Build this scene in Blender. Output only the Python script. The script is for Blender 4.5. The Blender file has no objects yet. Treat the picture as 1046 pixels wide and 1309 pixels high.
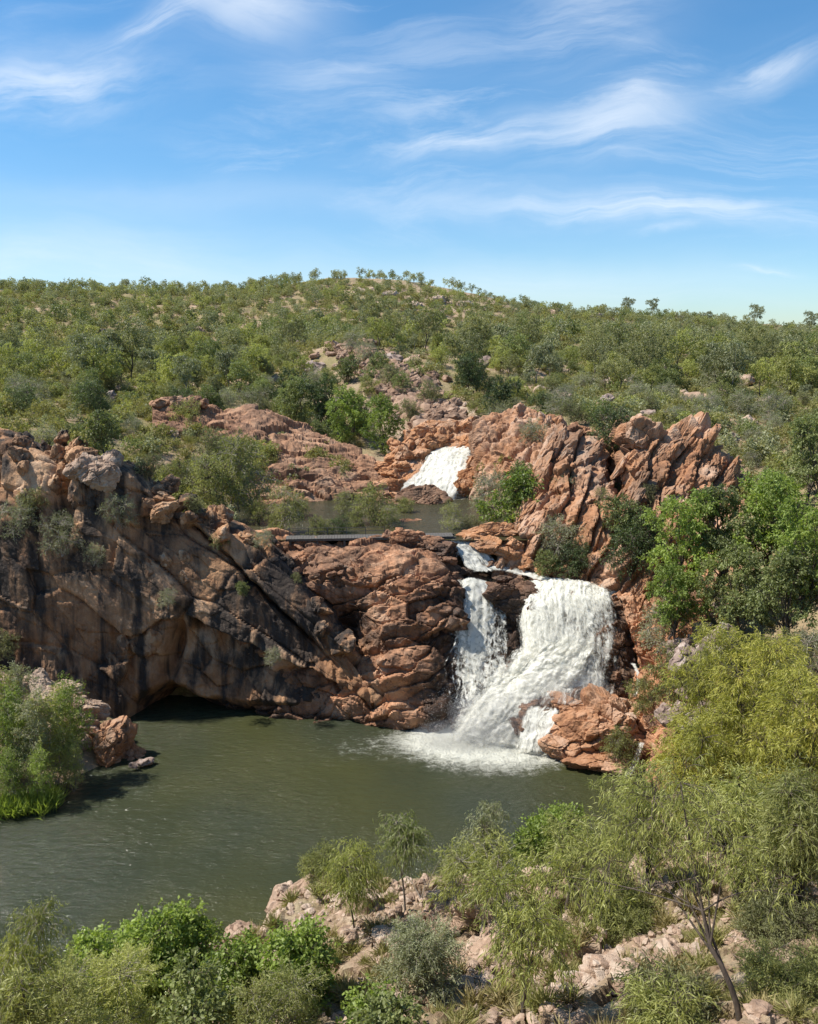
import bpy, math, random
import numpy as np
from mathutils import Vector, Matrix, Quaternion

# ---------------------------------------------------------------- camera, world, sun, exposure
scene = bpy.context.scene
C = scene.collection
R = math.radians
TH = R(11.8)                      # the camera looks down by this much
FPX, CX, CY, CAMZ = 1072.0, 523.0, 654.5, 25.0
cam_data = bpy.data.cameras.new("camera")
cam = bpy.data.objects.new("camera", cam_data)
C.objects.link(cam)
cam.location = (0, 0, CAMZ)
cam.rotation_euler = (R(90) - TH, 0, 0)
cam_data.sensor_fit = 'HORIZONTAL'
cam_data.sensor_width = 36.0
cam_data.lens = 36.0 * FPX / 1046.0
cam_data.clip_start = 0.1
cam_data.clip_end = 12000
scene.camera = cam
scene.view_settings.view_transform = 'Standard'
scene.view_settings.look = 'None'
scene.view_settings.exposure = 0.82
scene.view_settings.gamma = 1.0
scene.cycles.max_bounces = 6
scene.cycles.transparent_max_bounces = 24

SUN = np.array([-0.57, 0.02, 0.82]); SUN /= np.linalg.norm(SUN)
sun_el = math.asin(SUN[2]); sun_az = math.atan2(SUN[0], SUN[1])
sl = bpy.data.lights.new("sun", 'SUN')
sl.energy = 4.2; sl.angle = R(0.5); sl.color = (1.0, 0.94, 0.85)
so = bpy.data.objects.new("sun", sl); C.objects.link(so)
so.rotation_euler = Vector(SUN.tolist()).to_track_quat('Z', 'Y').to_euler()
so.location = (-60, -10, 80)


class NT:
    """small helper round a node tree"""
    def __init__(s, tree):
        s.t = tree; s.n = tree.nodes; s.l = tree.links; s.n.clear()
    def node(s, typ, **kw):
        n = s.n.new(typ)
        for k, v in kw.items():
            if k == 'inp':
                for kk, vv in v.items():
                    s.set(n.inputs[kk], vv)
            else:
                setattr(n, k, v)
        return n
    def set(s, sock, v):
        if isinstance(v, bpy.types.NodeSocket): s.l.new(v, sock)
        else: sock.default_value = v
    def math(s, op, a, b=0.0, c=None, clamp=False):
        n = s.n.new('ShaderNodeMath'); n.operation = op; n.use_clamp = clamp
        s.set(n.inputs[0], a); s.set(n.inputs[1], b)
        if c is not None: s.set(n.inputs[2], c)
        return n.outputs[0]
    def mix(s, f, a, b, mode='MIX'):
        n = s.n.new('ShaderNodeMix'); n.data_type = 'RGBA'; n.blend_type = mode
        s.set(n.inputs[0], f)
        for i, v in ((6, a), (7, b)):
            if not isinstance(v, bpy.types.NodeSocket) and len(v) == 3: v = (*v, 1)
            s.set(n.inputs[i], v)
        return n.outputs[2]
    def ramp(s, f, stops, interp='LINEAR'):
        n = s.n.new('ShaderNodeValToRGB'); cr = n.color_ramp; cr.interpolation = interp
        while len(cr.elements) < len(stops): cr.elements.new(0.5)
        for e, (p, c) in zip(cr.elements, stops):
            e.position = p
            e.color = (c, c, c, 1) if not hasattr(c, '__len__') else (*c[:3], 1)
        s.set(n.inputs[0], f)
        return n.outputs[0]
    def smooth(s, v, a, b):
        n = s.n.new('ShaderNodeMapRange'); n.interpolation_type = 'SMOOTHSTEP'
        s.set(n.inputs[0], v); s.set(n.inputs[1], a); s.set(n.inputs[2], b)
        n.inputs[3].default_value = 0; n.inputs[4].default_value = 1
        return n.outputs[0]
    def noise(s, vec, scale, detail=4, rough=0.55, dist=0.0):
        n = s.n.new('ShaderNodeTexNoise')
        s.set(n.inputs['Vector'], vec); s.set(n.inputs['Scale'], scale)
        n.inputs['Detail'].default_value = detail; n.inputs['Roughness'].default_value = rough
        n.inputs['Distortion'].default_value = dist
        return n.outputs[0]
    def mapping(s, vec, scale=(1, 1, 1), rot=(0, 0, 0), loc=(0, 0, 0)):
        n = s.n.new('ShaderNodeMapping')
        s.set(n.inputs[0], vec); n.inputs[1].default_value = loc
        n.inputs[2].default_value = rot; n.inputs[3].default_value = scale
        return n.outputs[0]
    def attr(s, name):
        n = s.n.new('ShaderNodeAttribute'); n.attribute_name = name
        return n.outputs['Fac']
    def vmath(s, op, a, b):
        n = s.n.new('ShaderNodeVectorMath'); n.operation = op
        s.set(n.inputs[0], a); s.set(n.inputs[1], b)
        return n.outputs[0]


# world: Nishita sky with cirrus wisps laid out by compass bearing and elevation
world = bpy.data.worlds.new("World"); scene.world = world; world.use_nodes = True
k = NT(world.node_tree)
sky = k.node('ShaderNodeTexSky', sky_type='NISHITA', sun_disc=False, sun_elevation=sun_el,
             sun_rotation=sun_az, altitude=150.0, air_density=1.0, dust_density=0.15, ozone_density=2.6)
geo = k.node('ShaderNodeTexCoord')
sep = k.node('ShaderNodeSeparateXYZ'); k.set(sep.inputs[0], geo.outputs['Generated'])
yy = k.math('MAXIMUM', sep.outputs[1], 0.08)
cu = k.math('DIVIDE', sep.outputs[0], yy)         # tangent of the bearing
cv = k.math('DIVIDE', sep.outputs[2], yy)         # tangent of the elevation
comb = k.node('ShaderNodeCombineXYZ'); k.set(comb.inputs[0], cu); k.set(comb.inputs[1], cv)
cuv = comb.outputs[0]
# a gentle warp makes the wisps feathery
wn = k.node('ShaderNodeTexNoise'); k.set(wn.inputs[0], cuv); wn.inputs['Scale'].default_value = 5.0; wn.inputs['Detail'].default_value = 5
warp = k.vmath('SCALE', k.vmath('SUBTRACT', wn.outputs['Color'], (0.5, 0.5, 0.5)), (0, 0, 0))
warp.node.inputs['Scale'].default_value = 0.075
wuv = k.vmath('ADD', cuv, warp)


def sky_uv(px, py):
    dx = (px - CX) / FPX; dy = (CY - py) / FPX
    y = math.cos(TH) + dy * math.sin(TH); z = -math.sin(TH) + dy * math.cos(TH)
    return dx / y, z / y


def wisp(x0, y0, x1, y1, half, amount, stretch=9.0, fine=26.0, soft=0.34):
    """one cirrus streak between two bearings, half-width in the same tangent units"""
    a = sky_uv(x0, y0); b = sky_uv(x1, y1)
    cx, cy = (a[0] + b[0]) / 2, (a[1] + b[1]) / 2
    L = math.hypot(b[0] - a[0], b[1] - a[1]) / 2; ang = math.atan2(b[1] - a[1], b[0] - a[0])
    m = k.node('ShaderNodeMapping', vector_type='TEXTURE'); k.set(m.inputs[0], wuv)
    m.inputs[1].default_value = (cx, cy, 0); m.inputs[2].default_value = (0, 0, ang)
    s_ = k.node('ShaderNodeSeparateXYZ'); k.set(s_.inputs[0], m.outputs[0])
    e1 = k.math('POWER', k.math('DIVIDE', s_.outputs[0], L), 2.0)
    e2 = k.math('POWER', k.math('DIVIDE', s_.outputs[1], half), 2.0)
    g = k.math('POWER', 2.718, k.math('MULTIPLY', k.math('ADD', e1, e2), -1.6))
    mm = k.mapping(m.outputs[0], scale=(fine / stretch, fine, 1), loc=(x0 * .013, y0 * .017, 0))
    n = k.noise(mm, 1.0, 7, 0.62, 0.6)
    n = k.smooth(n, 0.5 - soft * 0.55, 0.5 + soft * 0.45)
    return k.math('MULTIPLY', k.math('MULTIPLY', g, n), amount)


wisps = [wisp(105, 90, 265, -10, .016, .55, 8, 30), wisp(-80, 135, 215, 100, .042, .60, 6, 18),
         wisp(455, 203, 720, 160, .020, .62, 9, 30), wisp(640, 185, 900, 135, .040, .55, 7, 22),
         wisp(760, 112, 850, 118, .016, .3, 5, 30), wisp(900, 115, 1090, 60, .022, .5, 7, 26),
         wisp(540, 262, 1150, 272, .020, .55, 10, 26), wisp(800, 300, 900, 292, .008, .3, 8, 40),
         wisp(-150, 300, 430, 345, .050, .55, 8, 14, .9), wisp(940, 348, 1020, 347, .005, .7, 10, 30),
         wisp(200, -20, 420, 20, .050, .50, 5, 16), wisp(600, 60, 860, -10, .050, .42, 6, 14),
         wisp(300, 110, 560, 90, .028, .26, 8, 18), wisp(-100, 245, 640, 262, .02, .28, 10, 16, .8),
         wisp(430, 222, 470, 222, .008, .4, 6, 30), wisp(300, 360, 1100, 372, .035, .45, 10, 10, 1.0)]
tot = wisps[0]
for w_ in wisps[1:]: tot = k.math('ADD', tot, w_)
front = k.smooth(sep.outputs[1], 0.08, 0.3)
tot = k.math('MULTIPLY', tot, front)
vr = k.mapping(wuv, scale=(2.2, 13, 1), rot=(0, 0, .22))
streaks = k.smooth(k.noise(vr, 1.0, 8, .66, .8), .46, .74)
patch = k.smooth(k.noise(k.mapping(wuv, scale=(1.6, 3.2, 1), loc=(.3, .2, 0)), 1.0, 3, .5), .42, .62)
veil = k.math('ADD', .03, k.math('MULTIPLY', k.math('MULTIPLY', streaks, patch), .46))
veil = k.math('ADD', veil, k.math('MULTIPLY', k.noise(k.mapping(wuv, scale=(2, 7, 1)), 1.0, 5, .6), 0.08))
tot = k.math('ADD', tot, veil, clamp=True)
hs = k.node('ShaderNodeHueSaturation'); k.set(hs.inputs['Color'], sky.outputs[0])
hs.inputs['Saturation'].default_value = 1.40; hs.inputs['Value'].default_value = 1.0; hs.inputs['Hue'].default_value = 0.497
low = k.math('SUBTRACT', 1.0, k.smooth(sep.outputs[2], -.02, .26))
tone = k.mix(low, hs.outputs[0], k.mix(1.0, hs.outputs[0], (.62, .79, 1.0), 'MULTIPLY'))   # clean dry air: a blue horizon
col = k.mix(tot, tone, (6.6, 7.1, 7.7))
bg = k.node('ShaderNodeBackground', inp={'Color': col, 'Strength': 0.085})
out = k.node('ShaderNodeOutputWorld'); k.set(out.inputs[0], bg.outputs[0])

# ---------------------------------------------------------------- geometry of the view, used as a measuring tool
CT, ST = math.cos(TH), math.sin(TH)


def ray(px, py):
    dx = (px - CX) / FPX; dy = (CY - py) / FPX
    return np.array([dx, CT + dy * ST, -ST + dy * CT])


def W(px, py, Y):
    r = ray(px, py); t = Y / r[1]
    return np.array([t * r[0], Y, CAMZ + t * r[2]])


def WZ(px, py, z):
    r = ray(px, py); t = (z - CAMZ) / r[2]
    return np.array([t * r[0], t * r[1], z])


# ---------------------------------------------------------------- noise
_rs = np.random.RandomState(7)
NP_ = 4096
PERM = _rs.permutation(NP_).astype(np.int64)
GRAD = _rs.normal(size=(NP_, 3)); GRAD /= np.linalg.norm(GRAD, axis=1)[:, None]
JIT = _rs.rand(NP_, 3); RND = _rs.rand(NP_, 8) * 2 - 1


def _h(ix, iy, iz):
    return PERM[(PERM[(PERM[ix & 4095] + iy) & 4095] + iz) & 4095]


def perlin(p):
    i = np.floor(p).astype(np.int64); f = p - i
    u = f * f * f * (f * (f * 6 - 15) + 10)
    res = 0.0
    for a in (0, 1):
        wa = u[:, 0] if a else 1 - u[:, 0]
        for b in (0, 1):
            wb = u[:, 1] if b else 1 - u[:, 1]
            for c in (0, 1):
                wc = u[:, 2] if c else 1 - u[:, 2]
                g = GRAD[_h(i[:, 0] + a, i[:, 1] + b, i[:, 2] + c)]
                d = f - np.array([a, b, c])
                res = res + wa * wb * wc * (g * d).sum(1)
    return res


def fbm(p, octv=4, lac=2.03, gain=0.5):
    s = np.zeros(len(p)); a = 1.0
    for o in range(octv):
        s += a * perlin(p + 17.3 * o); p = p * lac; a *= gain
    return s


def worley(p, seed=0):
    i = np.floor(p).astype(np.int64)
    f1 = np.full(len(p), 9e9); f2 = np.full(len(p), 9e9)
    ident = np.zeros(len(p), np.int64); vec = np.zeros_like(p)
    for a in (-1, 0, 1):
        for b in (-1, 0, 1):
            for c in (-1, 0, 1):
                h = _h(i[:, 0] + a + seed * 13, i[:, 1] + b, i[:, 2] + c)
                d = p - (i + np.array([a, b, c]) + JIT[h])
                dd = (d * d).sum(1)
                nearer = dd < f1
                f2 = np.where(nearer, f1, np.minimum(f2, dd))
                f1 = np.where(nearer, dd, f1)
                ident = np.where(nearer, h, ident); vec = np.where(nearer[:, None], d, vec)
    return np.sqrt(f1), np.sqrt(f2), ident, vec


# ---------------------------------------------------------------- object helpers
def mesh_data(name, V, Fs, mat=None, attrs=None, smooth=False):
    if isinstance(Fs, np.ndarray): Fs = [Fs]
    Fs = [f for f in Fs if len(f)]
    me = bpy.data.meshes.new(name)
    V = np.asarray(V, np.float32)
    me.vertices.add(len(V)); me.vertices.foreach_set('co', V.ravel())
    nl = sum(f.size for f in Fs); npoly = sum(len(f) for f in Fs)
    me.loops.add(nl); me.polygons.add(npoly)
    me.loops.foreach_set('vertex_index', np.concatenate([f.ravel() for f in Fs]).astype(np.int32))
    starts = []; s = 0
    for f in Fs:
        starts.append(s + np.arange(len(f)) * f.shape[1]); s += f.size
    me.polygons.foreach_set('loop_start', np.concatenate(starts).astype(np.int32))
    for kx, a in (attrs or {}).items():
        at = me.attributes.new(kx, 'FLOAT', 'POINT'); at.data.foreach_set('value', np.asarray(a, np.float32))
    me.polygons.foreach_set('use_smooth', np.full(npoly, smooth, bool))
    me.update(calc_edges=True)
    if mat: me.materials.append(mat)
    return me


def tag(o, label=None, cat=None, group=None, kind=None):
    if label: o['label'] = label
    if cat: o['category'] = cat
    if group: o['group'] = group
    if kind: o['kind'] = kind
    return o


def link(name, me, parent=None, loc=None):
    o = bpy.data.objects.new(name, me); C.objects.link(o)
    if parent is not None: o.parent = parent
    if loc is not None: o.location = [float(x) for x in loc]
    return o


def mk(name, V, Fs, mat, parent=None, attrs=None, smooth=False, recentre=False, world=False):
    V = np.asarray(V, float); loc = None
    if world and parent is not None: V = V - np.array(parent.location[:])
    if recentre:
        loc = np.array([V[:, 0].mean(), V[:, 1].mean(), V[:, 2].min()]); V = V - loc
    return link(name, mesh_data(name, V, Fs, mat, attrs, smooth), parent, loc)


def empty(name, loc, rz=0.0):
    o = bpy.data.objects.new(name, None); C.objects.link(o)
    o.location = [float(x) for x in loc]; o.rotation_euler = (0, 0, rz); o.empty_display_size = .3
    return o


def children_of(o, _cache={}):
    return list(o.children)


def grid_faces(nr, nc):
    r, c = np.meshgrid(np.arange(nr - 1), np.arange(nc - 1), indexing='ij')
    a = (r * nc + c).ravel()
    return np.stack([a, a + 1, a + nc + 1, a + nc], 1)


def join(parts):
    """parts: list of (V, F or [F...], attrs) -> one V, Fs, attrs"""
    Vs, Fs, at, o = [], {}, {}, 0
    for V, F, A in parts:
        for f in (F if isinstance(F, list) else [F]):
            Fs.setdefault(f.shape[1], []).append(f + o)
        for kx, a in A.items(): at.setdefault(kx, []).append(np.asarray(a))
        Vs.append(V); o += len(V)
    return np.concatenate(Vs), [np.concatenate(f) for f in Fs.values()], {kx: np.concatenate(a) for kx, a in at.items()}


def catmull(P, t):
    """P: (n, ...) control points, t in [0, n-1]"""
    n = len(P)
    i = np.clip(np.floor(t).astype(int), 0, n - 2); f = t - i
    p0 = np.where((i > 0)[(...,) + (None,) * (P.ndim - 1)], P[np.maximum(i - 1, 0)], 2 * P[0] - P[1])
    p3 = np.where((i < n - 2)[(...,) + (None,) * (P.ndim - 1)], P[np.minimum(i + 2, n - 1)], 2 * P[-1] - P[-2])
    p1, p2 = P[i], P[i + 1]
    f = f[(...,) + (None,) * (P.ndim - 1)]
    # a tension of 0.35 keeps the spline close to its points
    T = 0.35
    m1 = T * (p2 - p0); m2 = T * (p3 - p1)
    return (2 * f**3 - 3 * f**2 + 1) * p1 + (f**3 - 2 * f**2 + f) * m1 + (-2 * f**3 + 3 * f**2) * p2 + (f**3 - f**2) * m2


def loft(rows, res, uv=False):
    """rows: list of rows of 3-D points; returns dense grid (nr, nc, 3)"""
    P = np.array(rows, float)
    lr = np.linalg.norm(np.diff(P, axis=0), axis=2).mean(1); lc = np.linalg.norm(np.diff(P, axis=1), axis=2).mean(0)

    def samples(L):
        t = [np.array([0.0])]
        for i, l in enumerate(L):
            n = max(2, int(round(l / res)))
            t.append(i + (np.arange(n) + 1) / n)
        return np.concatenate(t)
    G = catmull(P, samples(lr))
    G = np.swapaxes(catmull(np.swapaxes(G, 0, 1), samples(lc)), 0, 1)
    return G


def grid_normals(G):
    du = np.gradient(G, axis=1); dv = np.gradient(G, axis=0)
    n = np.cross(dv, du)
    n /= np.maximum(np.linalg.norm(n, axis=2), 1e-9)[..., None]
    return n


def axes(tilt, azim=0.0, scale=(1, 1, 1)):
    """rock jointing: matrix whose rows measure along / across the joints, tilt in the picture-parallel plane"""
    a, b = R(tilt), R(azim)
    e1 = np.array([math.cos(a) * math.cos(b), math.cos(a) * math.sin(b), math.sin(a)])
    e2 = np.cross(np.array([-math.sin(b), math.cos(b), 0]), e1)
    e3 = np.cross(e1, e2)
    return np.stack([e1 / scale[0], e2 / scale[1], e3 / scale[2]])


def rock_disp(p, M, size, amp, crack=0.25, seed=0, wob=0.18):
    """jointed-block displacement: each block has its own offset and tilt, with cracks between"""
    q = p @ M.T / size
    q = q + wob * np.stack([perlin(q * .8 + 5), perlin(q * .8 + 31), perlin(q * .8 + 77)], 1)
    f1, f2, idn, v = worley(q, seed)
    g = RND[idn]
    d = amp * (0.50 * g[:, 0] + 1.05 * (g[:, 1:4] * v).sum(1))
    d -= amp * crack * 1.4 * np.exp(-((f2 - f1) / 0.045) ** 2)
    return d, g[:, 4] * .5 + .5


def blocky(p, M, size, amp, seed=0, fine=0.04, small=1.0):
    d1, t1 = rock_disp(p, M, size, amp, .22, seed)
    d2, t2 = rock_disp(p, M, size * .40, amp * .36 * small, .25, seed + 3, .14)
    d3, t3 = rock_disp(p, M, size * .16, amp * .14 * small, .25, seed + 5, .12)
    d = d1 + d2 + d3 + fine * fbm(p * 2.2, 3)
    return d, t1 * .5 + t2 * .3 + t3 * .2


def poly_boulder(seed, level=4, planes=18, scale=(1, 1, 1), p=16, flat=0.0, rough=0.03):
    """angular boulder: soft intersection of random half-spaces"""
    rs = np.random.RandomState(seed)
    V, F = ico(level)
    n = rs.normal(size=(planes, 3)); n /= np.linalg.norm(n, axis=1)[:, None]
    d = rs.uniform(.62, 1.0, planes)
    q = np.maximum(V @ n.T, 0) / d
    r = 1 / np.maximum((q ** p).sum(1) ** (1.0 / p), .70)
    P = V * r[:, None]
    dd, tint = rock_disp(P + seed * 3.1, np.eye(3), .55, .16, .3, seed % 7)
    P = P + V * (dd + rough * fbm(P * 6 + seed, 3))[:, None]
    P = P * np.array(scale)
    return P, F, tint


_ICO = {}


def ico(level):
    if level not in _ICO:
        import bmesh
        bm = bmesh.new(); bmesh.ops.create_icosphere(bm, subdivisions=level, radius=1.0)
        V = np.array([v.co[:] for v in bm.verts]); F = np.array([[v.index for v in f.verts] for f in bm.faces])
        bm.free(); V /= np.linalg.norm(V, axis=1)[:, None]
        _ICO[level] = (V, F)
    return _ICO[level]


def rotm(rx, ry, rz):
    from mathutils import Euler
    return np.array(Euler((rx, ry, rz)).to_matrix())


def sstep(x, a, b):
    t = np.clip((x - a) / (b - a), 0, 1)
    return t * t * (3 - 2 * t)


def poly_sd(x, y, poly):
    """signed distance to a polygon in plan, negative inside"""
    P = np.array(poly, float); Q = np.roll(P, -1, axis=0)
    best = np.full(x.shape, 1e9); inside = np.zeros(x.shape, bool)
    for (ax, ay), (bx, by) in zip(P, Q):
        ex, ey = bx - ax, by - ay
        t = np.clip(((x - ax) * ex + (y - ay) * ey) / (ex * ex + ey * ey + 1e-12), 0, 1)
        best = np.minimum(best, np.hypot(x - ax - t * ex, y - ay - t * ey))
        cross = ((ay > y) != (by > y)) & (x < (bx - ax) * (y - ay) / (by - ay + 1e-12) + ax)
        inside ^= cross
    return np.where(inside, -best, best)
# ---------------------------------------------------------------- materials
def new_mat(name):
    m = bpy.data.materials.new(name); m.use_nodes = True
    return m, NT(m.node_tree)


def finish(m, k, shader):
    o = k.node('ShaderNodeOutputMaterial'); k.set(o.inputs[0], shader)
    return m


def rock_mat(name, cols, stain=0.3, stain_col=(.035, .03, .028), bump=.6, wet=False, lich=0.15, streak=(1.1, 1.1, .10), stain_lo=.5):
    """cols: four base colours from fresh broken stone to weathered skin"""
    m, k = new_mat(name)
    g = k.node('ShaderNodeNewGeometry'); P = g.outputs['Position']
    t = k.attr('tint')
    n1 = k.noise(P, .33, 6, .6, .4); n2 = k.noise(P, 1.7, 7, .65)
    v = k.math('ADD', k.math('MULTIPLY', t, .42), k.math('ADD', k.math('MULTIPLY', n1, .62), k.math('MULTIPLY', n2, .34)))
    v = k.math('SUBTRACT', v, .18)
    base = k.ramp(v, [(.22, cols[0]), (.42, cols[1]), (.58, cols[2]), (.78, cols[3])])
    # run-down mineral stains
    s1 = k.noise(k.mapping(P, scale=streak), 1.0, 6, .6, .3)
    s2 = k.noise(P, .16, 3, .5)
    sv = k.math('ADD', k.math('MULTIPLY', s1, .55), k.math('MULTIPLY', s2, .55))
    sm = k.math('MULTIPLY', k.smooth(sv, stain_lo, stain_lo + .14), stain)
    base = k.mix(sm, base, stain_col)
    # pale lichen and dust flecks
    l = k.math('MULTIPLY', k.smooth(k.noise(P, 5.5, 6, .7), .56, .68), lich)
    base = k.mix(l, base, (.40, .34, .27))
    fine = k.noise(P, 14, 5, .7)
    val = k.math('ADD', .62, k.math('MULTIPLY', fine, .76))
    base = k.mix(1.0, base, k.node('ShaderNodeCombineColor', inp={0: val, 1: val, 2: val}).outputs[0], 'MULTIPLY')
    rough = .88
    if wet:
        w = k.attr('wet')  # real wetness; on the red shelf also shade painted into the colour
        wn = k.math('MULTIPLY', w, k.smooth(k.noise(P, .9, 5, .6), .3, .55))
        base = k.mix(k.math('MULTIPLY', wn, .85), base, (.022, .017, .014))
        rough = k.math('SUBTRACT', .88, k.math('MULTIPLY', wn, .5))
    b1 = k.noise(P, 6.0, 9, .66)
    vc = k.node('ShaderNodeTexVoronoi', feature='DISTANCE_TO_EDGE'); k.set(vc.inputs['Vector'], k.mapping(P, scale=(1, 1, .7), rot=(.3, .5, .1)))
    vc.inputs['Scale'].default_value = 2.6
    crack = k.smooth(vc.outputs['Distance'], 0.0, .05)
    hgt = k.math('ADD', b1, k.math('MULTIPLY', crack, .12))
    bp = k.node('ShaderNodeBump', inp={'Height': hgt, 'Strength': bump, 'Distance': .14})
    p = k.node('ShaderNodeBsdfPrincipled', inp={'Base Color': base, 'Roughness': rough, 'Normal': bp.outputs[0], 'Specular IOR Level': .25})
    return finish(m, k, p.outputs[0])


ORANGE = [(.17, .080, .047), (.35, .175, .088), (.42, .25, .155), (.47, .345, .255)]
PINK = [(.21, .140, .098), (.36, .248, .175), (.44, .330, .245), (.50, .405, .320)]
BROWN = [(.12, .064, .042), (.26, .138, .080), (.36, .205, .122), (.44, .285, .185)]
DARKC = [(.14, .078, .046), (.31, .162, .082), (.43, .25, .135), (.51, .36, .24)]
GREYP = [(.14, .10, .085), (.25, .18, .145), (.34, .26, .215), (.45, .37, .32)]
M_rock_orange = rock_mat("orange_sandstone", ORANGE, .45, stain_lo=.54)
M_rock_bright = rock_mat("bright_sandstone", [(.24, .10, .045), (.40, .19, .085), (.44, .24, .13), (.46, .31, .21)], .25, stain_lo=.56)
M_rock_dark = rock_mat("varnished_sandstone", DARKC, .95, (.034, .030, .027), streak=(1.0, 1.0, .07), stain_lo=.478)
M_rock_brown = rock_mat("brown_sandstone", BROWN, .4, stain_lo=.52)
M_rock_mid = rock_mat("red_sandstone", [(.16, .075, .046), (.36, .175, .090), (.47, .25, .14), (.52, .34, .22)], .6, wet=True, stain_lo=.505)
M_rock_wet = rock_mat("wet_sandstone", BROWN, .5, wet=True)
M_rock_pink = rock_mat("pink_sandstone", PINK, .3, bump=.7, stain_lo=.55)
M_rock_scree = rock_mat("brown_scree", [(.12, .076, .054), (.24, .150, .10), (.34, .225, .155), (.42, .31, .23)], .35, stain_lo=.53)
M_rock_grey = rock_mat("grey_scree", GREYP, .35, stain_lo=.53)


def ground_mat():
    m, k = new_mat("stony_ground")
    g = k.node('ShaderNodeNewGeometry'); P = g.outputs['Position']
    rocky = k.attr('rocky')
    n1 = k.noise(P, .12, 6, .6); n2 = k.noise(P, 1.1, 7, .65); n3 = k.noise(P, 7, 5, .7)
    dirt = k.ramp(n2, [(.3, (.20, .135, .085)), (.5, (.32, .23, .15)), (.7, (.42, .32, .24))])
    grass = k.ramp(n3, [(.3, (.11, .105, .042)), (.5, (.20, .18, .075)), (.7, (.33, .27, .13))])
    rocky = k.math('MULTIPLY', rocky, .95)
    stone = k.ramp(n2, [(.28, (.20, .135, .092)), (.45, (.34, .24, .165)), (.6, (.43, .33, .245)), (.75, (.49, .40, .315))])
    gm = k.smooth(k.math('ADD', k.math('MULTIPLY', n1, .6), k.math('MULTIPLY', n2, .4)), .42, .56)
    base = k.mix(k.math('MULTIPLY', gm, .85), dirt, grass)
    base = k.mix(k.math('MULTIPLY', rocky, k.smooth(k.math('ADD', n2, k.math('MULTIPLY', rocky, .2)), .4, .55)), base, stone)
    val = k.math('ADD', .65, k.math('MULTIPLY', n3, .7))
    base = k.mix(1.0, base, k.node('ShaderNodeCombineColor', inp={0: val, 1: val, 2: val}).outputs[0], 'MULTIPLY')
    bp = k.node('ShaderNodeBump', inp={'Height': k.noise(P, 4, 9, .7), 'Strength': .7, 'Distance': .25})
    p = k.node('ShaderNodeBsdfPrincipled', inp={'Base Color': base, 'Roughness': .92, 'Normal': bp.outputs[0], 'Specular IOR Level': .15})
    return finish(m, k, p.outputs[0])


M_ground = ground_mat()


def water_mat(name, c0, c1, foam_src=None, ripple=1.0):
    m, k = new_mat(name)
    g = k.node('ShaderNodeNewGeometry'); P = g.outputs['Position']
    big = k.noise(P, .07, 3, .5)
    base = k.mix(k.smooth(big, .35, .65), c0, c1)
    h1 = k.noise(k.mapping(P, scale=(.9, 2.0, 1), rot=(0, 0, .12)), 1.5, 4, .6, .3)
    h2 = k.noise(k.mapping(P, scale=(.8, 2.0, 1), rot=(0, 0, -.25)), 4.0, 4, .65)
    patch = k.smooth(k.noise(P, .13, 3, .5), .3, .7)
    hgt = k.math('ADD', h1, k.math('MULTIPLY', h2, .5))
    st = k.math('ADD', .5 * ripple, k.math('MULTIPLY', patch, .5 * ripple))
    bp = k.node('ShaderNodeBump', inp={'Height': hgt, 'Strength': st, 'Distance': .22})
    rough = 0.10
    if foam_src:
        f = k.attr('foam')
        fn = k.noise(k.mapping(P, scale=(1, 1.6, 1)), 1.6, 8, .68, .8); fn2 = k.noise(P, 7, 6, .7)
        fm = k.math('ADD', f, k.math('MULTIPLY', k.math('SUBTRACT', k.math('ADD', k.math('MULTIPLY', fn, .7), k.math('MULTIPLY', fn2, .3)), .5), 2.2))
        fm = k.math('MULTIPLY', k.smooth(fm, .35, 1.25), k.smooth(f, .0, .12))
        base = k.mix(fm, base, (.72, .72, .62))
        hgt = k.math('ADD', hgt, k.math('MULTIPLY', k.math('MULTIPLY', fm, fn2), 1.6)); k.set(bp.inputs['Height'], hgt)
        rough = k.math('ADD', .10, k.math('MULTIPLY', fm, .6))
    p = k.node('ShaderNodeBsdfPrincipled', inp={'Base Color': base, 'Roughness': rough, 'IOR': 1.33, 'Normal': bp.outputs[0], 'Specular IOR Level': .5})
    return finish(m, k, p.outputs[0])


M_pool = water_mat("pool_water", (.049, .052, .020), (.032, .039, .023), True)
M_upper = water_mat("upper_pool_water", (.050, .046, .022), (.060, .056, .030), True)


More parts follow.
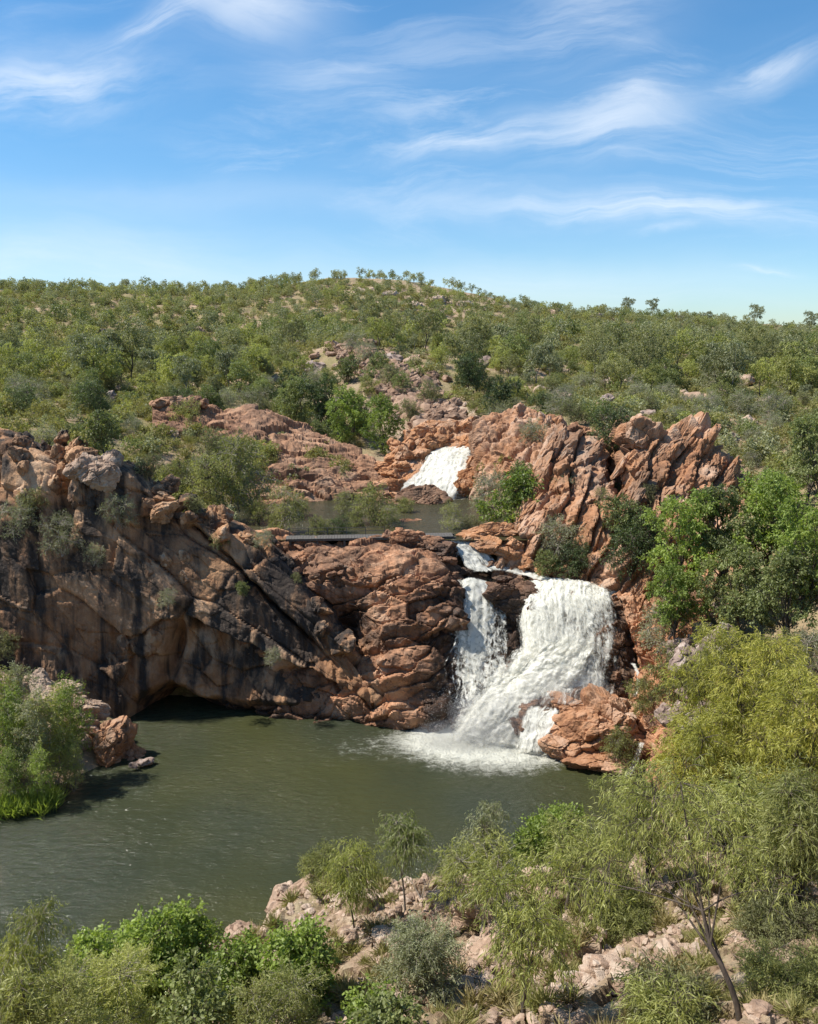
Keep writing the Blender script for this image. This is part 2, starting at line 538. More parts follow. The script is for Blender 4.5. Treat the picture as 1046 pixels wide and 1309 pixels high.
def fall_mat(name, su=3.6, sv=.55, cut=.11, iso=.38):
    """falling white water: strands along the flow and curds of foam, clear where the water is thin"""
    m, k = new_mat(name)
    u, v, e = k.attr('fu'), k.attr('fv'), k.attr('edge')

    def co(a, b, c): return k.node('ShaderNodeCombineXYZ', inp={0: k.math('MULTIPLY', u, a), 1: k.math('MULTIPLY', v, b), 2: c}).outputs[0]
    wob = k.math('MULTIPLY', k.math('SUBTRACT', k.noise(co(.9, .8, 12.0), 1.0, 4, .6), .5), 1.1)
    u = k.math('ADD', u, wob)
    n1 = k.noise(co(su, sv, 0.0), 1.0, 9, .72, 1.0)
    n2 = k.noise(co(1.0, .45, 3.0), 1.0, 6, .65, .6)
    n3 = k.noise(co(4.0, 2.6, 6.0), 1.0, 9, .74, .9)
    s = k.math('ADD', k.math('ADD', k.math('MULTIPLY', n1, .65), k.math('MULTIPLY', n2, .5)), k.math('MULTIPLY', n3, iso))
    s = k.math('ADD', k.math('SUBTRACT', s, .575 + iso / 2), k.math('SUBTRACT', k.attr('dens'), 0.5))
    s = k.math('SUBTRACT', s, k.math('MULTIPLY', k.math('SUBTRACT', 1.0, k.smooth(e, 0.0, 1.0)), .34))
    a = k.math('MULTIPLY', k.smooth(s, -cut, cut), k.smooth(e, .0, .12))
    shade = k.math('ADD', k.math('MULTIPLY', n1, .7), k.math('MULTIPLY', n3, .3))
    col = k.ramp(shade, [(.30, (.50, .50, .43)), (.44, (.70, .69, .60)), (.60, (.84, .83, .75))])
    bp = k.node('ShaderNodeBump', inp={'Height': k.math('ADD', n1, k.math('MULTIPLY', n3, iso)), 'Strength': .5, 'Distance': .16})
    d = k.node('ShaderNodeBsdfPrincipled', inp={'Base Color': col, 'Roughness': .6, 'Normal': bp.outputs[0], 'Specular IOR Level': .2})
    tl = k.node('ShaderNodeBsdfTranslucent', inp={'Color': col})
    mx = k.node('ShaderNodeMixShader', inp={0: .25, 1: d.outputs[0], 2: tl.outputs[0]})
    tr = k.node('ShaderNodeBsdfTransparent')
    fin = k.node('ShaderNodeMixShader', inp={0: a, 1: tr.outputs[0], 2: mx.outputs[0]})
    return finish(m, k, fin.outputs[0])


M_fall = fall_mat("white_water")
M_lace = fall_mat("lacy_water", 2.6, 1.3, .07, .4)
M_foam = fall_mat("churning_water", 1.8, 1.0, .13, .55)


def leaf_mat(name, dark, light, trans=.28, spec=.35, dry=None):
    m, k = new_mat(name)
    t = k.attr('tint')
    oi = k.node('ShaderNodeObjectInfo')
    v = k.math('ADD', k.math('MULTIPLY', t, .75), k.math('MULTIPLY', oi.outputs['Random'], .4))
    stops = [(.15, dark), (.85, light)] + ([(1.0, dry)] if dry else [])
    col = k.ramp(v, stops)
    p = k.node('ShaderNodeBsdfPrincipled', inp={'Base Color': col, 'Roughness': .48, 'Specular IOR Level': spec})
    tl = k.node('ShaderNodeBsdfTranslucent', inp={'Color': k.mix(1.0, col, (1.25, 1.3, .6), 'MULTIPLY')})
    mx = k.node('ShaderNodeMixShader', inp={0: trans, 1: p.outputs[0], 2: tl.outputs[0]})
    return finish(m, k, mx.outputs[0])


M_olive = leaf_mat("olive_leaves", (.108, .118, .052), (.300, .300, .140), .36)
M_green = leaf_mat("green_leaves", (.088, .112, .042), (.250, .280, .105), .36)
M_bright = leaf_mat("bright_green_leaves", (.085, .130, .028), (.310, .390, .092), .42)
M_grey = leaf_mat("grey_green_leaves", (.14, .155, .085), (.330, .340, .195), .32)
M_acacia = leaf_mat("yellow_green_leaves", (.130, .150, .032), (.460, .440, .095), .42, .4, (.46, .36, .085))
M_gum = leaf_mat("gum_leaves", (.140, .160, .046), (.440, .450, .150), .42, .4)
M_dark = leaf_mat("dark_green_leaves", (.038, .060, .024), (.120, .160, .056), .3)
M_yellow = leaf_mat("yellowish_leaves", (.155, .172, .055), (.365, .370, .135), .40)
M_straw = leaf_mat("dry_grass", (.20, .165, .075), (.42, .35, .17), .2, .2)
M_spinifex = leaf_mat("green_grass", (.13, .135, .045), (.30, .28, .11), .3, .2)


def bark_mat(name, c0, c1):
    m, k = new_mat(name)
    g = k.node('ShaderNodeTexCoord'); P = g.outputs['Object']
    n = k.noise(k.mapping(P, scale=(6, 6, 1.5)), 1.5, 6, .65)
    bp = k.node('ShaderNodeBump', inp={'Height': n, 'Strength': .6, 'Distance': .03})
    p = k.node('ShaderNodeBsdfPrincipled', inp={'Base Color': k.ramp(n, [(.35, c0), (.65, c1)]), 'Roughness': .85, 'Normal': bp.outputs[0]})
    return finish(m, k, p.outputs[0])


M_bark = bark_mat("dark_bark", (.045, .034, .026), (.12, .092, .07))
M_bark_pale = bark_mat("pale_bark", (.17, .14, .11), (.36, .32, .27))
M_metal_grey = bark_mat("weathered_timber", (.06, .056, .05), (.12, .112, .10))
# ---------------------------------------------------------------- ground
LOWER = [(-80, 41), (-35, 40.5), (-22, 40.6), (-17.3, 46.5), (-19.5, 55.5), (-3, 55), (4, 53), (8.6, 47.6), (12.2, 44.6), (13.2, 41.5),
         (11, 37), (8, 33.2), (3, 32), (-1, 31.6), (-5, 31.4), (-7.2, 29.5), (-8.6, 26.5), (-12, 25.5), (-22, 26), (-35, 25), (-80, 24)]
UPPER = [(-15.5, 66), (-13, 70), (-8.4, 73), (-3, 74), (5.5, 73), (7, 66), (8, 61), (7, 57.5), (3, 56), (-3, 56.5), (-9, 57), (-12, 60)]
_cp = [(0, 372, 330), (150, 377, 330), (300, 373, 330), (440, 361, 345), (520, 364, 345), (620, 382, 335), (720, 396, 325), (850, 402, 320), (950, 412, 315), (1046, 424, 310),
       (-300, 372, 320), (1350, 440, 300),
       (0, 440, 190), (150, 440, 190), (300, 440, 195), (450, 430, 210), (600, 440, 200), (750, 440, 190), (900, 452, 185), (1046, 458, 180), (-300, 440, 180), (1350, 450, 180),
       (0, 500, 115), (150, 500, 115), (300, 495, 120), (650, 504, 110), (780, 505, 105), (900, 508, 105), (1046, 512, 100),
       (100, 532, 82), (0, 542, 72), (-200, 550, 70), (300, 545, 88), (430, 565, 88), (540, 562, 90), (430, 440, 136), (480, 452, 128), (535, 482, 112), (585, 520, 98), (395, 462, 132), (560, 585, 80), (700, 548, 80), (800, 545, 75), (880, 552, 70), (960, 575, 72), (1046, 575, 66),
       (60, 575, 64), (200, 610, 66), (270, 630, 64), (-200, 600, 58),
       (1046, 645, 52), (980, 640, 58), (1046, 720, 44), (960, 700, 50), (900, 790, 44), (1046, 800, 38), (1200, 800, 36), (860, 905, 41), (850, 850, 45), (1046, 900, 34), (930, 930, 36), (840, 970, 40),
       (900, 1070, 30), (1046, 1060, 27), (1150, 1000, 26), (620, 1150, 26), (700, 1100, 29), (540, 1135, 27.5), (450, 1140, 27), (390, 1150, 27), (700, 1250, 21), (850, 1250, 20), (1000, 1250, 18), (500, 1240, 22), (400, 1250, 22), (550, 1309, 18.5), (330, 1300, 21)]
_pts = [W(c[0], c[1] + ((9 if c[0] > 650 else -2) if c[2] > 300 else 3 if c[2] > 150 else 0), c[2]) for c in _cp] + [np.array(c, float) for c in [
    (-12, 22, 2.2), (-20, 22, 2.2), (-10, 16, 6.5), (-20, 14, 9), (-40, 20, 4), (0, 1, 22.6), (0, 8, 14.5), (6, 8, 16), (12, 10, 15.5), (-8, 6, 14.5), (0, -10, 27), (-25, 4, 18), (26, 5, 20),
    (16, 18, 11), (40, 10, 19), (-60, 60, 18), (-3, 55, 8.3), (3.5, 56, 7.5), (10, 54, 6.0), (13, 50.5, 5.0), (60, 40, 20), (60, 60, 22), (-40, 50, 12), (-30, 44, 3), (-26, 46, 4),
    (0, 450, 36), (-200, 450, 36), (200, 450, 30), (0, 700, 22), (-400, 700, 22), (400, 700, 20), (-300, 300, 40), (300, 300, 32), (0, 1500, 18), (900, 1500, 18), (-900, 1500, 18)]]
_pts = np.array(_pts)


def _u(x, y):                      # compress far distances so that the spline stays calm there
    yy = np.sign(y) * np.log1p(np.abs(y) / 30.0) * 30.0
    return x / (1 + np.abs(y) / 60.0), yy


_cx, _cy = _u(_pts[:, 0], _pts[:, 1])


def _phi(r2): return np.where(r2 > 0, r2 * np.log(r2 + 1e-9), 0)


_n = len(_pts)
_K = _phi((_cx[:, None] - _cx) ** 2 + (_cy[:, None] - _cy) ** 2) + np.eye(_n) * 4.0
_A = np.zeros((_n + 3, _n + 3)); _A[:_n, :_n] = _K
_A[:_n, _n:] = np.stack([np.ones(_n), _cx, _cy], 1); _A[_n:, :_n] = _A[:_n, _n:].T
_w = np.linalg.solve(_A, np.concatenate([_pts[:, 2], [0, 0, 0]]))


def ground_z(x, y, rough=True):
    x = np.atleast_1d(np.asarray(x, float)); y = np.atleast_1d(np.asarray(y, float))
    z = np.empty(len(x))
    for s in range(0, len(x), 60000):
        ux, uy = _u(x[s:s + 60000], y[s:s + 60000])
        z[s:s + 60000] = _phi((ux[:, None] - _cx) ** 2 + (uy[:, None] - _cy) ** 2) @ _w[:_n] + _w[_n] + _w[_n + 1] * ux + _w[_n + 2] * uy
    if rough:
        p = np.stack([x, y, np.zeros_like(x)], 1)
        far = sstep(y, 70, 160)
        z = z + fbm(p / 9.0, 4) * (.35 + 1.1 * far) + far * fbm(p / 45 + 9, 3) * 1.6
        near = 1 - sstep(y, 34, 60)
        d, _ = rock_disp(p * [1, 1, 0] + np.stack([0 * x, 0 * x, z], 1), axes(30, 20), 1.3, .42, .2, 2)
        d2, _ = rock_disp(p * [1, 1, 0] + np.stack([0 * x, 0 * x, z], 1), axes(30, 20), .45, .14, .2, 4)
        z = z + (d + d2) * near * .8 + .12 * fbm(p * .9, 4)
    z = z - 2.0 * np.exp(-(((x - 3.2) / 4.2) ** 2 + ((y - 77) / 4.2) ** 2))
    sl = poly_sd(x, y, LOWER); su = poly_sd(x, y, UPPER)
    far_side = (y > 42) & (x < 2)
    kk = np.where(far_side, np.where(x < -16, .5, .75), np.where(x > 2, 1.15, 1.35)); off = np.where(far_side, -.2, np.where(y > 42, 3.2, -.15))
    lim = -.3 + np.maximum(sl - off, 0) * kk + np.where(far_side, 4.5 * np.maximum(y - np.where(x < -3, 56.0, 56.2), 0), 0)
    lim = lim + np.where(x > 2, 3.0 * np.maximum(y - 54, 0), 0)
    z = np.minimum(z, np.where(sl < 0, np.maximum(-.3 + sl * .6, -2.2), lim))
    z = np.where((sl >= 0) & (y < 60), np.maximum(z, -.25 + .12 * np.minimum(sl, 6)), z)
    z = np.minimum(z, np.where(su < 0, np.maximum(10.7 + su * .5, 9.4), 10.8 + np.maximum(su - .3, 0) * np.where(x < -6, .7, 1.6)))
    return z


def build_ground():
    ys = np.concatenate([np.arange(-14, 14, .6), np.arange(14, 34, .10), np.arange(34, 62, .22), np.arange(62, 150, .5), np.arange(150, 420, 1.3), np.geomspace(420, 6000, 40)])
    us = np.sign(np.linspace(-1, 1, 560)) * np.abs(np.linspace(-1, 1, 560)) ** 1.25
    X = us[None, :] * (26 + .95 * np.maximum(ys, 0))[:, None]; Y = np.repeat(ys[:, None], len(us), 1)
    x, y = X.ravel(), Y.ravel()
    z = ground_z(x, y)
    p = np.stack([x, y, z], 1)
    # where stone shows rather than soil
    near = (1 - sstep(y, 36, 60))
    crest = np.clip(1.6 * np.exp(-(((x - 16) / 36) ** 2 + ((y - 305) / 42) ** 2)), 0, 1)
    gully = np.exp(-(((x - 2) / 7) ** 2 + ((y - 92) / 16) ** 2))
    rocky = np.clip(near * (.55 + .8 * fbm(p / 5, 3)) + crest * .45 + gully + .9 * sstep(fbm(p / 14 + 40, 3), .25, .5), 0, 1)
    o = mk("ground", p, grid_faces(len(ys), len(us)), M_ground, attrs={'rocky': rocky})
    tag(o, "stony hillside ground with dry grass around the gorge", "ground", kind='structure')


build_ground()


def on_ground(px, py, y0=10.0, y1=420.0):
    """the ground point seen at a place in the view"""
    ys = np.concatenate([np.arange(y0, 80, .1), np.arange(max(80, y0), y1, .6)])
    r = ray(px, py); t = ys / r[1]
    x = t * r[0]; z = CAMZ + t * r[2]
    g = ground_z(x, ys)
    hit = np.nonzero(z <= g)[0]
    i = hit[0] if len(hit) else len(ys) - 1
    return np.array([x[i], ys[i], g[i]])


# ---------------------------------------------------------------- water surfaces
def build_pool():
    ys = np.concatenate([np.arange(16, 56, .16)]); xs = np.concatenate([np.arange(-90, -30, 2.0), np.arange(-30, 16, .16)])
    X, Y = np.meshgrid(xs, ys); p = np.stack([X.ravel(), Y.ravel(), 0 * X.ravel()], 1)
    a = fbm(p * [.9, 1.7, 1] , 3); b = fbm(p * [2.4, 4.0, 1] + 9, 2)
    cal = .35 + .65 * sstep(fbm(p / 9, 2), -.25, .3)
    # foam drifts out from the foot of the falls
    foot = np.array([5.6, 48.9])
    d = np.hypot((p[:, 0] - foot[0]) / 1.25, (p[:, 1] - foot[1]))
    foam = 1.15 * (1 - sstep(d, 1.2, 6.0)) + .42 * (1 - sstep(np.hypot((p[:, 0] - 2.0) / 2.0, p[:, 1] - 49.2), .5, 2.6)) + .34 * (1 - sstep(np.hypot((p[:, 0] + .5) / 2.6, p[:, 1] - 48.6), .3, 3.6)) + .20 * (1 - sstep(np.hypot((p[:, 0] - 1.5) / 2.4, p[:, 1] - 46.5), .5, 6))
    foam = np.maximum(foam, 1.0 * (1 - sstep(np.hypot((p[:, 0] - 12.7), p[:, 1] - 45.2), .2, .8)))
    boil = np.exp(-(d / 4.5) ** 2)
    p[:, 2] = (.040 * a + .020 * b) * cal + boil * (.10 * fbm(p * 1.3 + 3, 3)) + .10 * np.clip(foam, 0, 1) * fbm(p * 2.2, 3)
    o = mk("water", p, grid_faces(len(ys), len(xs)), M_pool, attrs={'foam': np.clip(foam, 0, 1.3)}, smooth=True)
    tag(o, "murky olive-green plunge pool below the falls", "water", kind='structure')
    xs = np.arange(-20, 9, .2); ys = np.arange(57.3, 77, .2)
    X, Y = np.meshgrid(xs, ys); p = np.stack([X.ravel(), Y.ravel(), 11 + 0 * X.ravel()], 1)
    p[:, 2] += .015 * fbm(p * [1, 1.8, 1], 3)
    foam = np.maximum(.8 * (1 - sstep(np.hypot((p[:, 0] - 3.2) / 2.0, p[:, 1] - 73.2), .3, 2.0)), .6 * (1 - sstep(np.hypot((p[:, 0] + 6.5) / 2.2, p[:, 1] - 57.6), .2, 1.2)))
    F = grid_faces(len(ys), len(xs)); keep = poly_sd(p[:, 0], p[:, 1], UPPER) < 1.6
    F = F[keep[F].all(1)]
    o = mk("water", p, F, M_upper, attrs={'foam': foam}, smooth=True)
    tag(o, "calm brown upper pool behind the red rock shelf", "water", kind='structure')


build_pool()


# ---------------------------------------------------------------- rock masses
def dist_line(x, z, ax, az, bx, bz):
    """signed height above the line a-b in the picture-parallel plane, and the place along it"""
    t = ((x - ax) * (bx - ax) + (z - az) * (bz - az)) / ((bx - ax) ** 2 + (bz - az) ** 2)
    L = math.hypot(bx - ax, bz - az)
    return ((bx - ax) * (z - az) - (bz - az) * (x - ax)) / L, t


def slab(c, size, rot, seed, level=5, planes=16, p=14):
    big = max(size) > .95
    P, F, t = poly_boulder(seed, level + (1 if big and level < 6 else 0), planes, size, p)
    P = P @ rotm(*[R(a) for a in rot]).T + np.array(c)
    if big:                                  # joints and chipped edges on the larger blocks
        n = P - np.array(c); n /= np.linalg.norm(n, axis=1)[:, None]
        d, t2 = blocky(P, axes(rot[1] + 20, 15, (1.6, 1, .8)), .85, .07 + .035 * min(size), seed % 11, .02)
        P = P + n * d[:, None]; t = .4 * t + .6 * t2
    return P, F, t


def rows_from_cols(cols):
    """cols: list of columns, each a list of 3-D points (same length)"""
    return [[c[i] for c in cols] for i in range(len(cols[0]))]


def rock_mass(name, label, cat, rows, res, M, size, amp, mat, seed=0, extra=None, fine=.05, slabs=(), wet=None, small=1.0):
    G = loft(rows, res); nr, nc = G.shape[:2]
    n = grid_normals(G).reshape(-1, 3); p = G.reshape(-1, 3)
    d, tint = blocky(p, M, size, amp, seed, fine, small)
    if extra is not None:
        de, n2 = extra(p, n)
        d = d + de
    D_ = np.pad(d.reshape(nr, nc), 1, mode='edge')      # weathering softens the broken edges a little
    d = (.8 * D_[1:-1, 1:-1] + .05 * (D_[:-2, 1:-1] + D_[2:, 1:-1] + D_[1:-1, :-2] + D_[1:-1, 2:])).ravel()
    q = p + n * d[:, None]
    parts = [(q, grid_faces(nr, nc), {'tint': tint})]
    for s in slabs:
        P, F, t = s
        parts.append((P, F, {'tint': t}))
    V, Fs, A = join(parts)
    if wet is not None: A['wet'] = np.clip(wet(V), 0, 1)
    o = mk(name, V, Fs, mat, attrs=A, recentre=True)
    return tag(o, label, cat)


# --- A. the tall left cliff, shaded face turned to the pool
def left_cliff():
    top = [(-260, 560, 56.5), (-120, 560, 56.3), (0, 566, 56), (60, 590, 55.4), (105, 596, 54.6), (160, 606, 54.8), (210, 645, 54.6), (270, 672, 54.4), (330, 700, 54.0), (385, 752, 53.4), (430, 815, 52.4), (465, 868, 51.6), (492, 905, 51.2)]
    base = [(-260, 985, 47.5), (-120, 975, 48.5), (0, 960, 49.4), (60, 950, 50.0), (105, 940, 50.8), (160, 935, 51.2), (210, 930, 51.4), (270, 930, 51.2), (330, 927, 51.0), (385, 925, 50.9), (430, 922, 50.8), (465, 920, 50.8), (492, 920, 50.8)]
    cols = []
    for (tx, ty, tY), (bx, by, bY) in zip(top, base):
        T = W(tx, ty, tY); B = W(bx, by, bY)
        c = [T + [-.5, 9.0, -3.5], T + [-.3, 4.0, .1], T + [0, 1.2, .25]]
        for s in (.0, .1, .22, .36, .5, .64, .78, .9):
            f = s + .28 * math.sin(math.pi * s) * (1 - s)          # top leans back, foot nearly plumb
            x = T[0] + (B[0] - T[0]) * s; z = T[2] + (B[2] - T[2]) * s
            y = T[1] + (B[1] - T[1]) * f
            c.append(np.array([x, y, z]))
        c += [B, B + [0, .3, -1.6]]
        cols.append(c)
    # joints that step the face: a sloping ledge high up, an overhang low down
    L1a, L1b = W(215, 640, 54), W(400, 815, 52.5)
    L2a, L2b = W(243, 800, 51.5), W(490, 905, 51)
    L3a, L3b = W(120, 790, 52), W(240, 800, 52)
    cave = W(210, 915, 51.3); slit = W(214, 842, 51.3); gash = W(84, 628, 55)

    def extra(p, n):
        x, z = p[:, 0], p[:, 2]
        h, t = dist_line(x, z, L1a[0], L1a[2], L1b[0], L1b[2])
        m = sstep(t, -.12, .05) * (1 - sstep(t, .95, 1.25))
        h = h + .25 * fbm(p * .8, 3)
        d = m * (-1.0 * (1 - sstep(h, -.04, .06)) * np.exp(np.minimum(h, 0) / 2.6) - .5 * np.exp(-((h + .05) / .12) ** 2))
        h, t = dist_line(x, z, L2a[0], L2a[2], L2b[0], L2b[2])
        h = h + .3 * fbm(p * .7 + 4, 3)
        m = sstep(t, -.05, .03) * (1 - sstep(t, .98, 1.1))
        d += m * (-1.9 * (1 - sstep(h, -.06, .08)) * np.exp(np.minimum(h, 0) / 4.2) - .5 * np.exp(-((h + .1) / .15) ** 2))
        # broad swells and hollows on the face
        d += .75 * fbm(p * np.array([.16, .16, .10]) + 3, 3)
        # ribs running down the dry lower face
        low = (1 - sstep(z, 4.5, 9)) * sstep(z, -.5, 1)
        rib = fbm(p * np.array([1.5, 1.5, .14]) + 11, 3)
        d += low * .32 * rib
        # cave at the water line, dark cleft above it, gash beside the boulder
        ex = np.exp(-(((x - cave[0]) / 2.0) ** 2)) * (1 - sstep(z + .25 * np.abs(x - cave[0]) ** 1.4, 1.0, 2.6))
        d -= 3.6 * ex
        d -= 2.4 * np.exp(-(((x - slit[0] - .25 * (z - slit[2])) / .42) ** 2 + ((z - slit[2]) / 1.9) ** 2))
        d -= 1.9 * np.exp(-(((x - gash[0] + .05 * (z - gash[2])) / .55) ** 2 + ((z - gash[2]) / 2.4) ** 2))
        # undercut along the water
        d -= 1.9 * (1 - sstep(z + .35 * fbm(p * .5 + 6, 2), .35, 1.5)) * sstep(x, -19, -16)
        return d, None
    sl = []
    rs = np.random.RandomState(4)
    for i in range(46):                                   # broken blocks along the brow
        t = rs.rand() * 11.2; j = int(t); f = t - j
        a, b = W(*top[j]), W(*top[j + 1]); c = a + (b - a) * f
        sc = rs.uniform(.35, 1.05)
        sl.append(slab(c + np.array([rs.uniform(-.5, .5), rs.uniform(-.4, 2.2), rs.uniform(-.7, .35)]), (sc, sc * rs.uniform(.7, 1.2), sc * rs.uniform(.6, 1.1)), rs.uniform(-40, 40, 3), 100 + i, 4))
    for i in range(40):                                   # blocks standing out of the upper left face
        px, py = rs.uniform(-40, 240), rs.uniform(600, 860)
        if py < 600 + max(0, px - 160) * .6 + 15: continue
        c = W(px, py, 54.8 - (py - 600) / 330 * 3.4)
        sc = rs.uniform(.3, .8)
        sl.append(slab(c + [0, .15, 0], (sc * .8, sc * .6, sc * 1.2), (rs.uniform(-20, 20), rs.uniform(-30, 10), rs.uniform(-30, 30)), 200 + i, 4))
    for i in range(44):                                   # tumbled blocks over the top left shoulder
        px = rs.uniform(-60, 125); py = rs.uniform(556, 640)
        c = W(px, py, 57.5 - (py - 556) / 84 * 3.2); sc = rs.uniform(.35, 1.0)
        sl.append(slab(c, (sc * .8, sc * .8, sc * 1.1), (rs.uniform(-30, 30), rs.uniform(-35, 15), rs.uniform(-40, 40)), 260 + i, 4))
    rock_mass("cliff", "tall dark-stained rock cliff with a cave above the left edge of the pool", "cliff",
              rows_from_cols(cols), .085, axes(-38, 8, (2.7, 1, .75)), 2.9, .46, M_rock_dark, 1, extra, .05, sl, small=.7)


# --- boulder perched on the brow
def brow_boulder():
    parts = []
    c = W(118, 605, 54.2)
    for dx, dy, dz, s, rot, sd in [(0.15, 0, -.1, (1.15, 1.0, 1.05), (10, 20, 30), 31), (-.95, .3, .2, (.7, .7, .85), (0, -20, 10), 32), (.75, .6, .35, (.9, .9, .8), (20, 0, 50), 33), (-.2, .8, .55, (1.0, .8, .6), (0, 30, 0), 34)]:
        P, F, t = slab(c + [dx, dy, dz], s, rot, sd, 5, 13, 22)
        parts.append((P, F, {'tint': t}))
    V, F, A = join(parts)
    tag(mk("boulder", V, F, M_rock_pink, attrs=A, recentre=True), "big cracked pinkish boulder perched on the brow of the left cliff", "boulder")


# --- C. layered brown outcrop beyond the upper pool
def back_outcrop():
    top = [(195, 520, 84), (230, 517, 84), (280, 526, 83), (330, 532, 83), (380, 548, 82), (420, 566, 80), (455, 578, 79), (480, 600, 76), (497, 622, 75)]
    base = [(195, 560, 78), (225, 600, 75), (270, 630, 72.5), (320, 650, 70), (370, 648, 70.5), (415, 640, 72), (450, 638, 72.5), (478, 640, 72.5), (497, 642, 72.5)]
    cols = []
    for a, b in zip(top, base):
        T, B = W(*a), W(*b)
        c = [T + [0, 6, -2.5], T + [0, 2, .1]]
        for s in (0, .25, .5, .75):
            c.append(T + (B - T) * s + np.array([0, 0, .5 * math.sin(math.pi * s)]))
        c += [B, B + [0, -.1, -1.2]]
        cols.append(c)

    def extra(p, n):
        # thin beds that dip to the right, etched into ledges
        v = p[:, 2] + .42 * p[:, 0] * .6 - .12 * p[:, 1] + .9 * fbm(p * .25, 3) + .08 * fbm(p * 1.1, 3)
        s = v / .95; f = s - np.floor(s)
        s2 = v / .31 + 2; f2 = s2 - np.floor(s2)
        return .22 * (sstep(f, 0, .25) * (1 - sstep(f, .5, 1)) - .5) - .15 * np.exp(-((f - .02) / .1) ** 2) + .10 * (sstep(f2, 0, .3) * (1 - sstep(f2, .4, 1)) - .5) + .8 * fbm(p * .13 + 8, 3), None
    sl = []
    rs = np.random.RandomState(15)
    for i in range(12):
        c = W(rs.uniform(205, 270), rs.uniform(512, 535), 83); s = rs.uniform(.5, 1.1)
        sl.append(slab(c, (s, s, s * .8), rs.uniform(-30, 30, 3), 300 + i, 4))
    rock_mass("rock_outcrop", "long layered brown rock outcrop sloping down behind the upper pool", "rock outcrop",
              rows_from_cols(cols), .12, axes(-14, 5, (2.6, 1.7, .75)), 1.6, .50, M_rock_brown, 2, extra, .05, sl)


# --- D. red shelf between the left cliff and the falls
def mid_rock():
    #      back           top back        top mid         top front        face 1          face 2          face 3          base
    K = [
        [(300, 684, 61), (300, 690, 58.5), (300, 705, 57), (300, 720, 56), (305, 770, 55), (310, 830, 54), (320, 880, 53.4), (330, 925, 52.6)],
        [(345, 680, 61), (345, 684, 58.2), (350, 705, 56.6), (355, 735, 55.2), (365, 775, 54.4), (375, 830, 53.4), (380, 885, 52.7), (385, 925, 52.0)],
        [(395, 684, 61), (395, 689, 57.8), (400, 708, 56.2), (405, 742, 54.8), (412, 775, 54.2), (418, 820, 53.6), (424, 880, 52.8), (430, 923, 52.0)],
        [(440, 690, 61), (440, 693, 57.6), (445, 710, 55.9), (450, 738, 54.3), (452, 775, 53.4), (455, 815, 53.0), (460, 870, 51.9), (465, 920, 51.2)],
        [(490, 694, 61), (490, 698, 57.2), (492, 712, 55.6), (495, 732, 54.0), (495, 775, 53.0), (495, 820, 52.2), (500, 870, 51.2), (502, 921, 50.5)],
        [(535, 700, 61), (535, 706, 56.8), (538, 718, 55.3), (540, 734, 54.0), (540, 775, 52.9), (540, 820, 52.0), (542, 870, 51.0), (545, 920, 50.3)],
        [(572, 712, 61), (572, 718, 56.5), (574, 726, 55.2), (576, 740, 54.2), (575, 780, 53.1), (558, 825, 52.1), (554, 870, 51.2), (560, 915, 50.4)],
        [(590, 725, 61), (590, 730, 56.4), (592, 738, 55.4), (594, 750, 54.7), (594, 785, 53.8), (573, 830, 52.9), (567, 875, 51.9), (572, 910, 51.1)],
        [(600, 735, 61), (600, 742, 57.5), (604, 750, 56.5), (606, 765, 55.8), (606, 800, 55.0), (584, 840, 54.1), (578, 880, 53.1), (584, 915, 52.1)],
    ]
    cols = []
    for c in K:
        q = [W(*v) for v in c]; q[0] = q[1] + [0, 3.5, -1.2]
        cols.append(q + [q[-1] + [0, .1, -1.5]])
    la, lb = W(470, 835, 52.6), W(590, 800, 53)

    def extra(p, n):
        x, z = p[:, 0], p[:, 2]
        h, t = dist_line(x, z, la[0], la[2], lb[0], lb[2])
        d = -.35 * np.exp(-((h + .3 * fbm(p * .9, 2)) / .22) ** 2)
        v = z * .9 - .35 * x + 1.3 * fbm(p * .33, 3); s = v / 1.25; f = s - np.floor(s)
        d += .24 * (f - .5) - .14 * np.exp(-(f / .1) ** 2) + .85 * fbm(p * .22 + 5, 3)
        # dark hollow beside the left cliff
        hol = W(432, 815, 53.4)
        d -= 1.7 * np.exp(-(((x - hol[0]) / 1.5) ** 2 + ((z - hol[2]) / 2.2) ** 2))
        return d, None

    def wet(V):  # wet near the fall and waterline, plus painted shade on face and hollow
        x, y, z = V.T
        a = W(575, 760, 53); edge = sstep(x, -.6, 2.4) * (1 - sstep(z, 7.8, 9.2)) * 1.2 + .45 * (1 - sstep(z, 7.6, 8.8)) * sstep(fbm(V * .45 + 2, 3), -.1, .25)  # wet edge by the fall; patchy term paints the face darker than its sunlit top
        h = W(445, 790, 53)
        return edge + 1.0 * np.exp(-(((x - h[0]) / 1.6) ** 2 + ((z - h[2] + 1) / 2.6) ** 2)) + (1 - sstep(z, .1, .6)) * .8  # first spot paints the hollow's shadow into the colour; last term is the wet waterline
    rs = np.random.RandomState(22); sl = []
    for i in range(70):                         # loose broken cobbles on the sunlit top
        px = rs.uniform(335, 585); py = 690 + (px - 335) * .1 + rs.uniform(0, 40)
        Y = 57.4 - (py - 690) / 40 * 2.6
        s = rs.uniform(.12, .38)
        sl.append(slab(W(px, py, Y) + [0, 0, -.05], (s * 1.2, s, s * .7), rs.uniform(-40, 40, 3), 400 + i, 3))
    rock_mass("rock_shelf", "broad red-orange rock shelf with a broken sunlit top left of the waterfall", "rock",
              rows_from_cols(cols), .075, axes(-18, 12, (2.3, 1, .65)), 1.7, .42, M_rock_mid, 5, extra, .05, sl, wet, small=.9)


